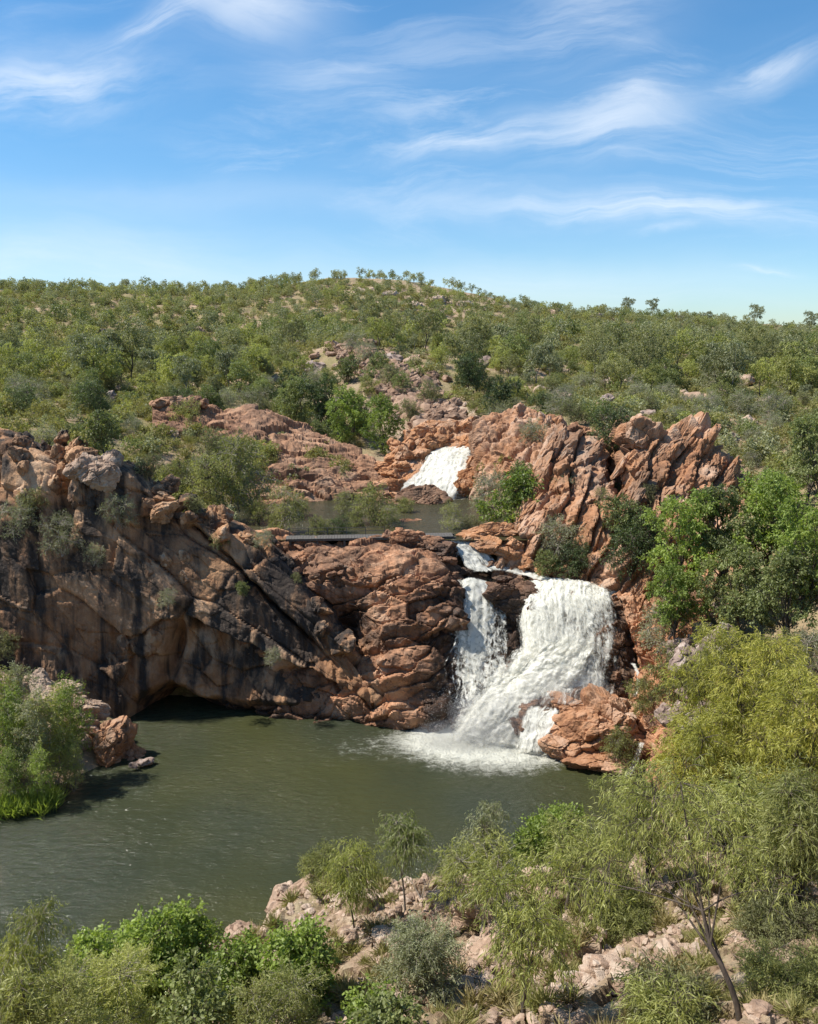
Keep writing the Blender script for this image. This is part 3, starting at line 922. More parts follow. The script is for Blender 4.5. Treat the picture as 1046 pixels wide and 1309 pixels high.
# --- the bed the falls run over (mostly under water)
BED = [
    [(565, 735, 58), (566, 748, 55.6), (566, 780, 54.3), (563, 830, 52.8), (562, 880, 51.6), (572, 915, 50.6), (575, 935, 49.9)],
    [(596, 722, 58), (598, 738, 55.6), (598, 765, 54.5), (590, 820, 53.0), (588, 870, 51.8), (590, 910, 50.6), (588, 942, 49.4)],
    [(625, 722, 58), (628, 745, 55.8), (632, 775, 54.6), (632, 820, 53.2), (626, 866, 51.7), (622, 910, 50.0), (610, 950, 48.9)],
    [(655, 730, 58), (662, 758, 55.6), (662, 795, 54.0), (664, 835, 52.8), (660, 870, 51.6), (655, 915, 49.6), (640, 956, 48.5)],
    [(690, 736, 58), (692, 752, 54.9), (690, 775, 53.2), (692, 820, 51.9), (690, 862, 50.9), (686, 905, 49.6), (672, 958, 48.2)],
    [(722, 740, 58), (726, 750, 54.4), (728, 768, 52.9), (730, 815, 51.5), (732, 860, 50.4), (728, 895, 49.6), (706, 950, 48.2)],
    [(752, 744, 58), (758, 754, 53.8), (762, 770, 52.5), (768, 815, 51.1), (770, 860, 50.1), (768, 895, 49.3), (745, 950, 48.0)],
    [(778, 750, 58), (783, 762, 53.2), (788, 778, 52.1), (796, 820, 50.8), (797, 862, 49.9), (793, 892, 49.2), (780, 950, 48.0)],
    [(800, 755, 58), (803, 768, 53.0), (808, 785, 52.0), (815, 825, 50.8), (818, 870, 49.9), (815, 900, 49.2), (810, 950, 48.0)],
]


def bed_points():
    cols = []
    for c in BED:
        q = [W(*v) for v in c]; q[0] = q[1] + [0, 3.0, .15]
        cols.append(q)
    return cols


def falls_bed():
    cols = [c + [c[-1] + [0, -.2, -1.5]] for c in bed_points()]

    def extra(p, n):
        return -.35 + .35 * fbm(p * .5 + 2, 3), None
    rock_mass("rock_step", "wet dark rock step showing through the white water of the lower falls", "rock",
              rows_from_cols(cols), .1, axes(-30, 12, (1.2, 1, .9)), 1.2, .45, M_rock_wet, 9, extra, .05, (), lambda V: np.full(len(V), .9))


# --- rocks between and around the streams
def rock_group(name, label, cat, mat, items, wet=None):
    parts = []
    for (px, py, Y, size, rot, seed) in items:
        P, F, t = slab(W(px, py, Y), size, rot, seed, 5, 14, 18)
        parts.append((P, F, {'tint': t}))
    V, F, A = join(parts)
    if wet is not None: A['wet'] = np.full(len(V), 0.0) + (wet(V) if callable(wet) else wet)
    return tag(mk(name, V, F, mat, attrs=A, recentre=True), label, cat)


def stream_rocks():
    g = rock_group
    g("boulder", "black-sided wet rock wedged between the lacy fall and the main waterfall", "rock", M_rock_wet,
      [(650, 762, 55.0, (1.9, 1.0, 1.0), (0, 8, 5), 41), (686, 764, 54.6, (1.4, .9, .75), (0, 10, -10), 42), (634, 754, 55.2, (.9, .8, .6), (0, 0, 20), 43), (664, 783, 54.4, (1.3, .7, .8), (10, 15, 0), 44)], lambda V: .25 + .75 * (1 - sstep(V[:, 2], 7.4, 8.4)))
    g("boulder", "small dark rock standing up in the main waterfall", "rock", M_rock_wet, [(655, 828, 53.1, (.55, .5, 1.1), (0, 8, 0), 45)], 1.0)
    g("rock_ledge", "reddish rock hump in front of the footbridge gap", "rock", M_rock_mid,
      [(520, 693, 57.6, (1.6, .9, .7), (0, 5, 5), 46), (550, 696, 57.2, (1.4, .9, .65), (0, 10, 0), 47), (500, 690, 58, (.9, .7, .6), (0, 0, 30), 48), (572, 702, 56.8, (.9, .7, .5), (0, 12, 0), 49)], lambda V: .9 * (1 - sstep(V[:, 2], 10.6, 11.3)))
    g("boulder", "dark red-brown rock hump at the foot of the upper waterfall", "rock", M_rock_wet,
      [(535, 641, 71.5, (2.9, 1.5, 1.3), (0, 3, 0), 51), (556, 646, 71.2, (1.7, 1.2, .9), (0, 8, 0), 52), (515, 645, 71.3, (1.5, 1.1, .8), (0, -8, 0), 53)], .35)
    g("rock_ledge", "low flat orange rock lying at the water edge below the dark hump", "rock", M_rock_orange,
      [(556, 655, 69.2, (1.3, .7, .35), (0, 3, 0), 54), (575, 651, 69.9, (.9, .6, .4), (0, 0, 0), 55)])
    g("rock_ledge", "narrow bar of reddish stones in the middle of the upper pool", "rock", M_rock_mid,
      [(500, 664, 65.5, (1.1, .6, .35), (0, 0, 0), 56), (518, 669, 64.2, (1.2, .6, .4), (0, 5, 0), 57), (530, 670, 64, (.7, .5, .3), (0, 0, 20), 58), (488, 659, 66.5, (.9, .5, .3), (0, 0, 0), 59)], .2)
    g("rock_ledge", "low orange rocks on the right bank of the stream beside the footbridge", "rock", M_rock_bright,
      [(610, 685, 58.6, (1.5, .9, .5), (0, 3, 0), 61), (635, 682, 59, (1.6, 1.0, .7), (0, -8, 0), 62), (622, 698, 57.4, (1.0, .7, .6), (0, 10, 0), 63), (650, 698, 58.0, (1.1, .8, .7), (0, 20, 0), 64), (640, 706, 57.4, (.8, .6, .5), (0, 20, 10), 65),
       (655, 708, 57.4, (1.0, .8, .7), (0, 25, 0), 66), (668, 722, 57.0, (.8, .6, .5), (0, 10, 0), 67), (695, 730, 56.9, (.8, .6, .5), (0, 8, 0), 68), (725, 738, 56.4, (.8, .6, .4), (0, 8, 0), 69), (600, 690, 58.0, (.7, .6, .4), (0, 0, 0), 70)], lambda V: .7 * (1 - sstep(V[:, 2], 9.6, 10.6)))
    g("boulder", "cluster of brown stones midstream below the footbridge", "rock", M_rock_wet,
      [(578, 707, 56.9, (.55, .4, .35), (0, 0, 0), 71), (622, 722, 56.9, (.5, .4, .35), (0, 0, 0), 72), (596, 731, 56.0, (.5, .4, .3), (0, 0, 0), 73), (642, 742, 55.6, (.6, .4, .35), (0, 0, 0), 74)], .8)
    g("rock_island", "orange rounded rock block in the pool right of the waterfall foot", "rock", M_rock_orange,
      [(755, 938, 47.6, (2.6, 2.0, 1.75), (0, 4, -8), 75), (785, 925, 47.6, (1.7, 1.6, 1.9), (0, 8, 10), 76), (722, 955, 46.9, (1.6, 1.4, 1.1), (0, -6, 0), 77), (770, 970, 46.2, (2.1, 1.2, 1.0), (0, 8, 0), 78), (735, 905, 48.8, (1.7, 1.1, .8), (0, 5, 0), 79), (790, 905, 48.6, (1.3, 1.0, .9), (0, 0, 0), 80)],
      lambda V: .9 * (1 - sstep(V[:, 2], .1, .55)) + .55 * (1 - sstep(V[:, 0], 7.6, 9.4)))
    g("boulder", "wet black rock at the foot of the falls beside the orange block", "rock", M_rock_wet,
      [(690, 908, 49.0, (1.7, 1.0, .8), (0, -10, 0), 81), (712, 898, 49.4, (1.3, .9, .6), (0, 0, 0), 82), (668, 930, 48.4, (.8, .6, .5), (0, 0, 0), 83), (742, 890, 49.4, (1.2, .7, .5), (0, 0, 0), 84)], .9)
    g("boulder", "orange rock at the water edge by the reeds on the left bank", "rock", M_rock_orange,
      [(140, 958, 46.9, (1.25, 1.1, 1.6), (0, 4, 10), 85), (163, 970, 47.2, (1.2, .9, .9), (0, 14, 0), 86), (124, 955, 47.6, (1.0, 1.0, 1.3), (0, 0, 0), 87)])
    g("boulder", "pale stones breaking the water beside the left bank rock", "rock", M_rock_grey,
      [(180, 975, 45.6, (.42, .3, .2), (0, 0, 0), 88), (190, 974, 45.8, (.3, .25, .16), (0, 0, 20), 89), (172, 979, 45.2, (.25, .2, .2), (0, 0, 0), 90)])


# --- F. rock bank on the right of the falls
def right_bank():
    K = [
        [(786, 752, 58), (788, 764, 54.2), (797, 782, 52.2), (808, 815, 50.9), (812, 850, 50.0), (806, 882, 49.2), (800, 930, 48.2), (800, 1000, 45.6)],
        [(802, 740, 58), (804, 758, 54.2), (812, 782, 52.1), (822, 815, 50.6), (826, 850, 49.5), (822, 885, 48.4), (818, 935, 47.0), (815, 1000, 44.9)],
        [(820, 730, 58), (822, 752, 54.2), (832, 785, 51.8), (842, 820, 50.0), (846, 860, 48.4), (844, 900, 46.9), (840, 950, 45.2), (832, 1010, 43.6)],
        [(845, 720, 58), (850, 748, 53.8), (862, 785, 51.0), (872, 825, 49.0), (876, 870, 46.8), (872, 915, 44.8), (866, 965, 43.0), (850, 1020, 41.8)],
        [(880, 715, 58), (890, 748, 53.0), (905, 790, 49.5), (915, 835, 47.0), (915, 885, 44.0), (905, 930, 42.0), (890, 985, 40.2), (870, 1030, 40.0)],
    ]
    cols = []
    for c in K:
        q = [W(*v) for v in c]; q[0] = q[1] + [0, 3.0, .4]
        cols.append(q)

    def extra(p, n):
        v = p[:, 2] - .3 * p[:, 0] + .6 * fbm(p * .3, 3); s = v / 1.3; f = s - np.floor(s)
        return .45 * (f - .5) + .55 * fbm(p * .3 + 5, 3), None
    rock_mass("rock_bank", "stepped orange rock bank along the right side of the main waterfall", "rock bank",
              rows_from_cols(cols), .085, axes(-20, 25, (1.3, 1, .8)), 1.15, .5, M_rock_mid, 12, extra, .05, (), lambda V: .85 * (1 - sstep(V[:, 0], 11.2, 13.2)) * sstep(V[:, 2], 1, 2) * (1 - sstep(V[:, 2], 5.5, 8.5)))


# --- H. cliffs right of the stream
def upper_wall():
    top = [(600, 580, 79), (612, 545, 78), (640, 535, 78), (675, 532, 77), (705, 535, 76), (730, 545, 74)]
    base = [(606, 640, 72.5), (618, 648, 70.5), (640, 650, 69), (668, 655, 67), (695, 660, 65), (720, 665, 63)]
    cols = []
    for a, b in zip(top, base):
        T, B = W(*a), W(*b)
        c = [T + [0, 6, -1.5], T + [0, 2, .2]]
        for s in (0, .12, .3, .5, .7, .88):
            f = min(1, s * 1.0 + .35 * math.sin(math.pi * s))
            q = T + (B - T) * s; q[1] = T[1] + (B[1] - T[1]) * f; c.append(q)
        c += [B, B + [0, 0, -1.5]]
        cols.append(c)

    def extra(p, n):
        rib = fbm(p * np.array([.9, .9, .12]) + 3, 3)
        return .7 * rib + .7 * fbm(p * .2, 3), None
    rs = np.random.RandomState(9); sl = []
    for i in range(26):
        t = .6 + rs.rand() * 4.0; j = int(t); a, b = W(*top[j]), W(*top[j + 1]); c = a + (b - a) * (t - j)
        s = rs.uniform(.4, 1.0)
        sl.append(slab(c + [rs.uniform(-.5, .5), rs.uniform(-1, 1.5), rs.uniform(-1.1, -.2)], (s * .7, s * .8, s * 1.0), (rs.uniform(-20, 20), rs.uniform(0, 40), 0), 500 + i, 4))
    rock_mass("cliff", "upright orange rock wall standing right of the upper waterfall", "cliff",
              rows_from_cols(cols), .11, axes(78, 5, (2.0, 1, .8)), 1.5, .42, M_rock_orange, 21, extra, .05, sl)


def slabs_along(rs, n, px, py, Yf, smin, smax, tilt, seed0, aspect=(.5, .7, 1.8), lean=0, lvl=4):
    out = []
    for i in range(n):
        x = rs.uniform(*px); lo, hi = py(x); y = lo + (hi - lo) * rs.rand()
        c = W(x, y, Yf(x, y)); s = rs.uniform(smin, smax)
        out.append(slab(c, (s * aspect[0] * rs.uniform(.7, 1.4), s * aspect[1], s * aspect[2] * rs.uniform(.7, 1.2)), (rs.uniform(-14, 14) + lean, tilt + rs.uniform(-9, 9), rs.uniform(-25, 25)), seed0 + i, lvl, 12, 24))
    return out


def spur():
    K = [  # top, base
        ((640, 706, 58.5), (632, 722, 57.0)), ((655, 690, 59), (650, 732, 56.4)), ((676, 640, 60.5), (672, 740, 56.2)), ((694, 590, 62.5), (692, 745, 55.9)), ((706, 553, 64.5), (714, 748, 55.4)),
        ((735, 545, 65), (738, 752, 55.0)), ((758, 560, 64.5), (760, 755, 54.7)), ((772, 585, 64), (775, 757, 54.5)), ((782, 640, 63.0), (783, 757, 54.8))]
    cols = []
    for a, b in K:
        T, B = W(*a), W(*b)
        c = [T + [1.5, 6, -2], T + [.3, 2, .1]]
        for s in (0, .1, .25, .42, .6, .78, .9):
            f = s + .22 * math.sin(math.pi * s)
            q = T + (B - T) * s; q[1] = T[1] + (B[1] - T[1]) * min(f, 1); c.append(q)
        c += [B, B + [0, 0, -1.2]]
        cols.append(c)

    def extra(p, n):
        v = p[:, 0] * .86 - p[:, 2] * .5 + .5 * fbm(p * .35, 3); s = v / 1.25; f = s - np.floor(s)
        x, z = p[:, 0], p[:, 2]
        hol = W(725, 690, 57.5)
        return .55 * (f - .5) - .35 * np.exp(-(f / .1) ** 2) + .8 * fbm(p * .2 + 1, 3) - 1.3 * np.exp(-(((x - hol[0]) / 1.2) ** 2 + ((z - hol[2]) / 2.0) ** 2)), None
    rs = np.random.RandomState(31)
    sl = slabs_along(rs, 34, (672, 778), lambda x: (max(550, 560 + (700 - x) * 2.6) if x < 700 else 548 + max(0, x - 745) * 1.1, 660), lambda x, y: 64.2 - (y - 550) / 200 * 8.6, .35, .95, 28, 600)
    rock_mass("cliff", "narrow orange rock spur rising behind the stream bend, cracked into upright blocks", "cliff",
              rows_from_cols(cols), .085, axes(62, 10, (1.9, 1, .8)), 1.5, .46, M_rock_orange, 31, extra, .05, sl)


def pinnacles():
    K = [((770, 650, 64), (768, 757, 55.5)), ((786, 585, 63.5), (784, 760, 54.2)), ((806, 548, 63.0), (802, 768, 53.4)), ((832, 545, 62.6), (826, 772, 52.8)), ((858, 560, 62.2), (850, 776, 52.4)),
         ((885, 558, 62.0), (880, 778, 52.0)), ((908, 578, 61.5), (905, 780, 51.6)), ((930, 600, 61), (932, 780, 51.2)), ((948, 622, 60.5), (955, 780, 50.8)), ((962, 640, 60.5), (975, 780, 50.8))]
    cols = []
    for a, b in K:
        T, B = W(*a), W(*b)
        c = [T + [1.0, 7, -1.5], T + [.2, 2, .1]]
        for s in (0, .1, .25, .42, .6, .78, .9):
            f = s + .15 * math.sin(math.pi * s)
            q = T + (B - T) * s; q[1] = T[1] + (B[1] - T[1]) * min(f, 1); c.append(q)
        c += [B, B + [0, 0, -1.5]]
        cols.append(c)

    def extra(p, n):
        v = p[:, 0] * .84 - p[:, 2] * .54 + .55 * fbm(p * .35, 3); s = v / 1.45; f = s - np.floor(s)
        s2 = v / .5 + 3; f2 = s2 - np.floor(s2)
        x, z = p[:, 0], p[:, 2]
        hol = W(808, 640, 58.5)
        return .8 * (f - .5) - .4 * np.exp(-(f / .09) ** 2) + .2 * (f2 - .5) + .8 * fbm(p * .2 + 7, 3) - 1.0 * np.exp(-(((x - hol[0]) / 1.6) ** 2 + ((z - hol[2]) / 1.3) ** 2)), None
    rs = np.random.RandomState(41)
    sl = slabs_along(rs, 46, (790, 945), lambda x: (566 + max(0, x - 890) * .9, 690), lambda x, y: 62.8 - (y - 550) / 220 * 9.8, .4, 1.0, 32, 700)
    # the named points of the skyline: a cap block on the left tower, three leaning blades on the right one
    for (px, py, Y, s, rot, sd) in [(820, 558, 61.8, (1.7, 1.4, 1.25), (0, 38, 5), 801), (822, 540, 62.2, (.75, .8, .55), (0, 20, 0), 802), (805, 566, 62, (1.1, 1.2, .8), (0, 30, 0), 803),
                                    (862, 574, 61.6, (.8, 1.0, 2.1), (0, 34, 0), 804), (880, 570, 61.6, (.8, 1.0, 2.0), (0, 30, 10), 805), (898, 576, 61.4, (.8, 1.0, 1.6), (0, 26, -5), 806), (846, 588, 61, (.8, 1.0, 2.2), (0, 36, 0), 807),
                                    (913, 600, 60.6, (.8, 1.0, 1.7), (0, 24, 0), 808), (932, 612, 60, (.7, 1.0, 1.8), (0, 20, 0), 809)]:
        sl.append(slab(W(px, py, Y), s, rot, sd, 5, 12, 26))
    rock_mass("cliff", "jagged pair of orange rock towers with leaning blades on the right skyline of the gorge", "cliff",
              rows_from_cols(cols), .085, axes(56, 12, (2.1, 1, .75)), 1.7, .5, M_rock_orange, 41, extra, .05, sl)


# --- rocks left of and above the upper fall, scree in the gully behind
def gully():
    K = [((497, 596, 79), (497, 640, 73)), ((520, 566, 81), (512, 632, 73.5)), ((545, 556, 82), (528, 622, 74.5)), ((575, 552, 82), (555, 600, 77.5)), ((600, 552, 81.5), (590, 590, 78.5)), ((618, 556, 81), (612, 596, 78))]
    cols = []
    for a, b in K:
        T, B = W(*a), W(*b)
        cols.append([T + [0, 6, .5], T + [0, 2, .2]] + [T + (B - T) * s for s in (0, .2, .45, .7, .9)] + [B, B + [0, 0, -1.5]])
    rs = np.random.RandomState(51); sl = []
    for i in range(40):
        px = rs.uniform(500, 610); py = rs.uniform(540, 575) + max(0, 540 - px) * .7
        s = rs.uniform(.4, 1.25)
        sl.append(slab(W(px, py, 82.5 - (py - 540) / 50 * 3) + [0, 0, -.3], (s, s * .8, s * .8), rs.uniform(-30, 30, 3), 900 + i, 4))
    for (px, py, Y, s, sd) in [(517, 582, 79, (1.4, 1.0, 1.1), 950), (508, 600, 77, (1.3, 1, .8), 951), (497, 606, 76, (1.3, 1, .8), 955), (486, 600, 77, (1.0, 1, .7), 956), (502, 620, 74.6, (1.2, .9, .7), 957), (488, 622, 74.6, (1.1, .9, .7), 958), (495, 634, 73.4, (1.2, .8, .5), 959), (604, 612, 75.0, (1.3, .9, 1.6), 952), (595, 625, 73.5, (1.0, .9, .9), 953), (602, 596, 76.8, (.7, .7, 1.3), 954)]:
        sl.append(slab(W(px, py, Y), s, (0, 10, 0), sd, 5))
    rock_mass("rock_outcrop", "bright orange rocks piled around the lip of the upper waterfall", "rock outcrop",
              rows_from_cols(cols), .11, axes(-15, 10, (1.4, 1, .8)), 1.4, .38, M_rock_bright, 51, None, .05, sl)
    # grey-pink boulder scree climbing away behind
    parts = []
    for i in range(560):
        u = rs.rand(); px = 560 - 120 * u ** 1.2 + rs.normal() * (12 + 11 * u) + (rs.rand() < .25) * rs.uniform(0, 55) * (1 - .5 * u); py = 552 - 118 * u + rs.normal() * 8
        q = on_scree(px, py)
        s = rs.uniform(.3, .9) * (1 + (rs.rand() < .08) * 1.0)
        P, F, t = poly_boulder(1000 + i % 60, 3, 12, (s, s, s * .75), 20)
        P = P @ rotm(*rs.uniform(-.6, .6, 3), ).T
        parts.append((P + q, F, {'tint': t * .6 + rs.rand() * .4}))
    V, F, A = join(parts)
    tag(mk("rubble", V, F, M_rock_scree, attrs=A), "pale brown boulder scree in the gully above the upper waterfall", "scree", kind='stuff')


def on_scree(px, py):
    return on_ground(px, py, 78, 150) + [0, 0, .2]


# --- broken pale rock slope at the foot of the left cliff, and stones along the right bank
def bank_rocks():
    rs = np.random.RandomState(61); parts = []
    for i in range(60):
        px, py = rs.uniform(-60, 112), 0; py = 862 + max(0, px - 60) * .5 + rs.uniform(0, 60)
        q = W(px, py, 49.6 - (py - 862) / 75 * 2.6); s = rs.uniform(.35, .95)
        g_ = ground_z([q[0]], [q[1]])[0]
        parts.append(slab(q - [0, 0, .25], (s * 1.2, s * .9, s * .8), (rs.uniform(-25, 25), rs.uniform(0, 35), rs.uniform(-30, 30)), 1200 + i, 4))
    V, F, A = join([(P, F, {'tint': t * .6 + .3 * rs.rand()}) for P, F, t in parts])
    tag(mk("rock_outcrop", V, F, M_rock_pink, attrs=A, recentre=True), "broken pale rock slope at the foot of the left cliff behind the saplings", "rock outcrop")
    parts = []
    for i in range(26):
        px = rs.uniform(850, 935); py = 770 + (930 - px) * 1.1 + rs.uniform(-20, 60); Y = 48.5 - (py - 780) / 130 * 5
        q = W(px, py, Y); q[2] = max(q[2], ground_z([q[0]], [Y])[0] + .05) - .1; s = rs.uniform(.25, .8)
        parts.append(slab(q, (s * 1.1, s, s * .9), rs.uniform(-40, 40, 3), 1300 + i, 4))
    V, F, A = join([(P, F, {'tint': t * .6 + .4 * rs.rand()}) for P, F, t in parts])
    tag(mk("rock_outcrop", V, F, M_rock_grey, attrs=A, recentre=True), "grey weathered blocks heaped on the right bank below the bright green trees", "rock outcrop")


for f_ in (bank_rocks, left_cliff, brow_boulder, back_outcrop, mid_rock, falls_bed, stream_rocks, right_bank, upper_wall, spur, pinnacles, gully): f_()
# ---------------------------------------------------------------- falling water
def sheet(name, rows, res, mat, parent, dens, off=.12, ridge=.16, seed=0, uscale=1.0, edge=.5, vfade=.35, iso=0.0, dens_fn=None):
    """water over a lofted path: rows run down the flow, columns across it"""
    G = loft(rows, res); nr, nc = G.shape[:2]
    n = grid_normals(G).reshape(-1, 3); p = G.reshape(-1, 3)
    du = np.linalg.norm(np.diff(G, axis=1), axis=2); dv = np.linalg.norm(np.diff(G, axis=0), axis=2)
    u = np.concatenate([np.zeros((nr, 1)), np.cumsum(du, 1)], 1); u = (u - u.mean(1, keepdims=True))
    u = np.repeat((u.mean(0))[None, :], nr, 0) * .7 + u * .3
    v = np.concatenate([np.zeros((1, nc)), np.cumsum(dv, 0)], 0)
    uu, vv = u.ravel() * uscale, v.ravel()
    q = np.stack([uu * 2.2, vv * .28, np.full_like(uu, seed * 3.7)], 1)
    q2 = np.stack([uu * 6, vv * 1.2, np.full_like(uu, seed * 1.7 + 9)], 1)
    p = p + n * (off + ridge * fbm(q, 3) + ridge * .5 * fbm(q2, 3) + iso * fbm(p * 1.5 + seed, 5, gain=.62))[:, None]
    eu = np.minimum(np.linspace(0, 1, nc), 1 - np.linspace(0, 1, nc))[None, :] * np.abs(G[:, -1] - G[:, 0]).max(1)[:, None]
    ev = np.minimum(np.arange(nr), np.arange(nr)[::-1])[:, None] * res
    e = np.clip(np.minimum(eu / edge, ev / vfade), 0, 1).ravel()
    dn = np.full(len(p), dens)
    if dens_fn is not None: dn = dens_fn(p, np.repeat(np.linspace(0, 1, nr), nc), np.tile(np.linspace(0, 1, nc), nr))
    return mk(name, p, grid_faces(nr, nc), mat, parent, {'fu': uu + seed * 7.3, 'fv': vv, 'edge': e, 'dens': dn}, smooth=True, world=True)


def spray(name, parent, centre, spread, n, seed, size=(.015, .05)):
    rs = np.random.RandomState(seed)
    c = np.array(centre) + rs.normal(size=(n, 3)) * np.array(spread)
    c[:, 2] = np.maximum(c[:, 2], .03)
    r = rs.uniform(*size, n)
    T = np.array([[1, 1, 1], [1, -1, -1], [-1, 1, -1], [-1, -1, 1]]) / 1.7
    V = (c[:, None, :] + T[None] * r[:, None, None]).reshape(-1, 3)
    f = np.array([[0, 1, 2], [0, 3, 1], [0, 2, 3], [1, 3, 2]])
    F = (np.arange(n)[:, None, None] * 4 + f[None]).reshape(-1, 3)
    mk(name, V, F, M_spray, parent, world=True)


m_, k_ = new_mat("spray_drops")
M_spray = finish(m_, k_, k_.node('ShaderNodeBsdfPrincipled', inp={'Base Color': (.82, .82, .78, 1), 'Roughness': .5}).outputs[0])
m_, k_ = new_mat("fine_mist")
_o = k_.node('ShaderNodeOutputMaterial')
_v = k_.node('ShaderNodeVolumePrincipled', inp={'Color': (.96, .97, 1, 1), 'Density': .10, 'Anisotropy': .2})
k_.set(_o.inputs['Volume'], _v.outputs[0]); M_mist = m_
_bed = bed_points()


def bed_col(t, i0=1, i1=7):
    """interpolated column of the falls bed"""
    j = min(int(t), len(_bed) - 2); f = t - j
    return [np.array(a) * (1 - f) + np.array(b) * f for a, b in zip(_bed[j], _bed[j + 1])]


def main_fall():
    root = empty("waterfall", W(715, 940, 49))
    tag(root, "broad white main waterfall pouring over the lip into the lower pool", "waterfall")
    cols = [bed_col(t) for t in (2.95, 3.9, 4.8, 5.6, 6.4, 7.0, 7.35)]
    rows = rows_from_cols([c[1:6] for c in cols])
    rows = [[p + np.array([0, .9, .02]) for p in rows[0]]] + rows
    for s_, (off, dens) in enumerate([(.08, .57), (.22, .52), (.36, .44)]):
        sheet("water_sheet", rows, .08, M_fall, root, dens, off, .11, 3 + s_, 1.0, 1.1, .5, .05,
              dens_fn=lambda p, v, u, d=dens: d - .19 * sstep(u, .5, .98) * sstep(v, .15, .7) + .12 * (1 - sstep(u, .0, .5)) + .05 * (1 - sstep(v, .1, .5)) + .08 * sstep(v, .85, 1))
    # the churning apron below, spreading left to the pool
    ts = np.linspace(0, 1, 7)
    ap = [[bed_col(a + (b - a) * t)[i] for t in ts] for i, a, b in ((3, 2.9, 6.4), (4, 1.9, 5.7), (5, .8, 5.0), (6, .0, 4.7))]
    ap.append([p + np.array([-.35, -1.1, -.35]) for p in ap[-1]])
    for s_, (off, dens) in enumerate([(.28, .70), (.48, .61), (.72, .48)]):
        sheet("cascade_apron", ap, .075, M_foam, root, dens, off, .12, 9 + s_, .8, 1.3, 1.6, .22, dens_fn=lambda p, v, u, d=dens: d - .14 * sstep(u, .7, 1.0) * (1 - sstep(v, .7, 1)) + .08 * np.exp(-((u - .45) / .3) ** 2))
    spray("spray", root, W(640, 905, 49.2), (1.7, .7, .9), 7000, 1, (.008, .022))
    spray("spray", root, W(610, 940, 48.3), (1.7, .6, .3), 9000, 2, (.008, .022))
    spray("spray", root, W(690, 880, 50.0), (1.7, .5, .6), 4000, 3, (.008, .02))
    for c_, s_ in [(W(640, 912, 48.9), (3.4, 1.5, 1.5)), (W(600, 940, 48.0), (3.6, 1.6, .9)), (W(720, 880, 49.3), (3.0, 1.2, 1.3))]:
        V, F = ico(4); mk("mist", V * np.array(s_) + c_, F, M_mist, root, smooth=True, world=True)
    # the side channel slipping off the black rock beside the orange block
    c1 = [[W(676, 898, 49.3), W(662, 925, 48.6), W(656, 950, 48.0), W(652, 968, 47.6)], [W(695, 900, 49.0), W(685, 925, 48.2), W(680, 948, 47.6), W(672, 970, 47.2)],
          [W(712, 905, 48.8), W(706, 925, 47.9), W(700, 948, 47.3), W(690, 970, 46.9)], [W(722, 908, 48.6), W(716, 930, 47.7), W(708, 952, 47.1), W(696, 968, 46.8)]]
    sheet("side_channel", rows_from_cols(c1), .07, M_fall, root, .54, .42, .08, 15, 1.0, .5, .6, .12)
    sheet("ledge_runoff", rows_from_cols([[W(x, 884, 49.7), W(x - 4, 894, 49.0), W(x - 12, 908, 48.5)] for x in (690, 720, 750, 780)]), .08, M_fall, root, .47, .45, .06, 16, 1.0, .6, .4, .08)


def lacy_fall():
    root = empty("waterfall", W(610, 900, 51))
    tag(root, "narrow lacy left waterfall veiling dark rock beside the red shelf", "waterfall")
    cols = [bed_col(t) for t in (.05, .6, 1.1, 1.7, 2.2, 2.7)]
    rows = rows_from_cols([c[1:6] for c in cols])
    dn = lambda d: (lambda p, v, u: d - .09 * (1 - sstep(u, .05, .45)) * sstep(v, .1, .5) - .06 * np.exp(-((u - .1) / .2) ** 2) + .16 * np.exp(-((u - .42) / .22) ** 2) * (1 - sstep(v, .45, .9)) + .12 * sstep(u, .8, 1) * sstep(v, .5, .9) + .12 * (1 - sstep(v, 0, .12)))
    for s_, (off, d) in enumerate([(.16, .50), (.34, .43)]):
        sheet("water_sheet", rows, .08, M_lace, root, d, off, .10, 21 + s_, 1.0, .5, .4, .08, dens_fn=dn(d))
    # a loose braid down the left margin
    for s_, pts in enumerate([[(597, 760, 54.4), (590, 800, 53.3), (577, 830, 52.4), (568, 850, 51.7), (572, 872, 51.2), (576, 890, 50.9)],
                              [(592, 815, 52.8), (578, 845, 51.9), (580, 870, 51.3), (584, 888, 50.9), (578, 897, 50.6)],
                              [(612, 830, 52.8), (604, 860, 51.8), (612, 880, 51.2), (606, 905, 50.4)]]):
        q = [W(*p) + [0, -.45, .1] for p in pts]
        rows = [[p + np.array([w, 0, 0]) for w in (-.3, 0, .3)] for p in q]
        sheet("water_braid", rows, .05, M_lace, root, .50, .06, .10, 31 + s_, 1.0, .4, .5, .08)
    spray("spray", root, W(600, 895, 50.3), (.8, .4, .5), 2000, 5, (.008, .02))


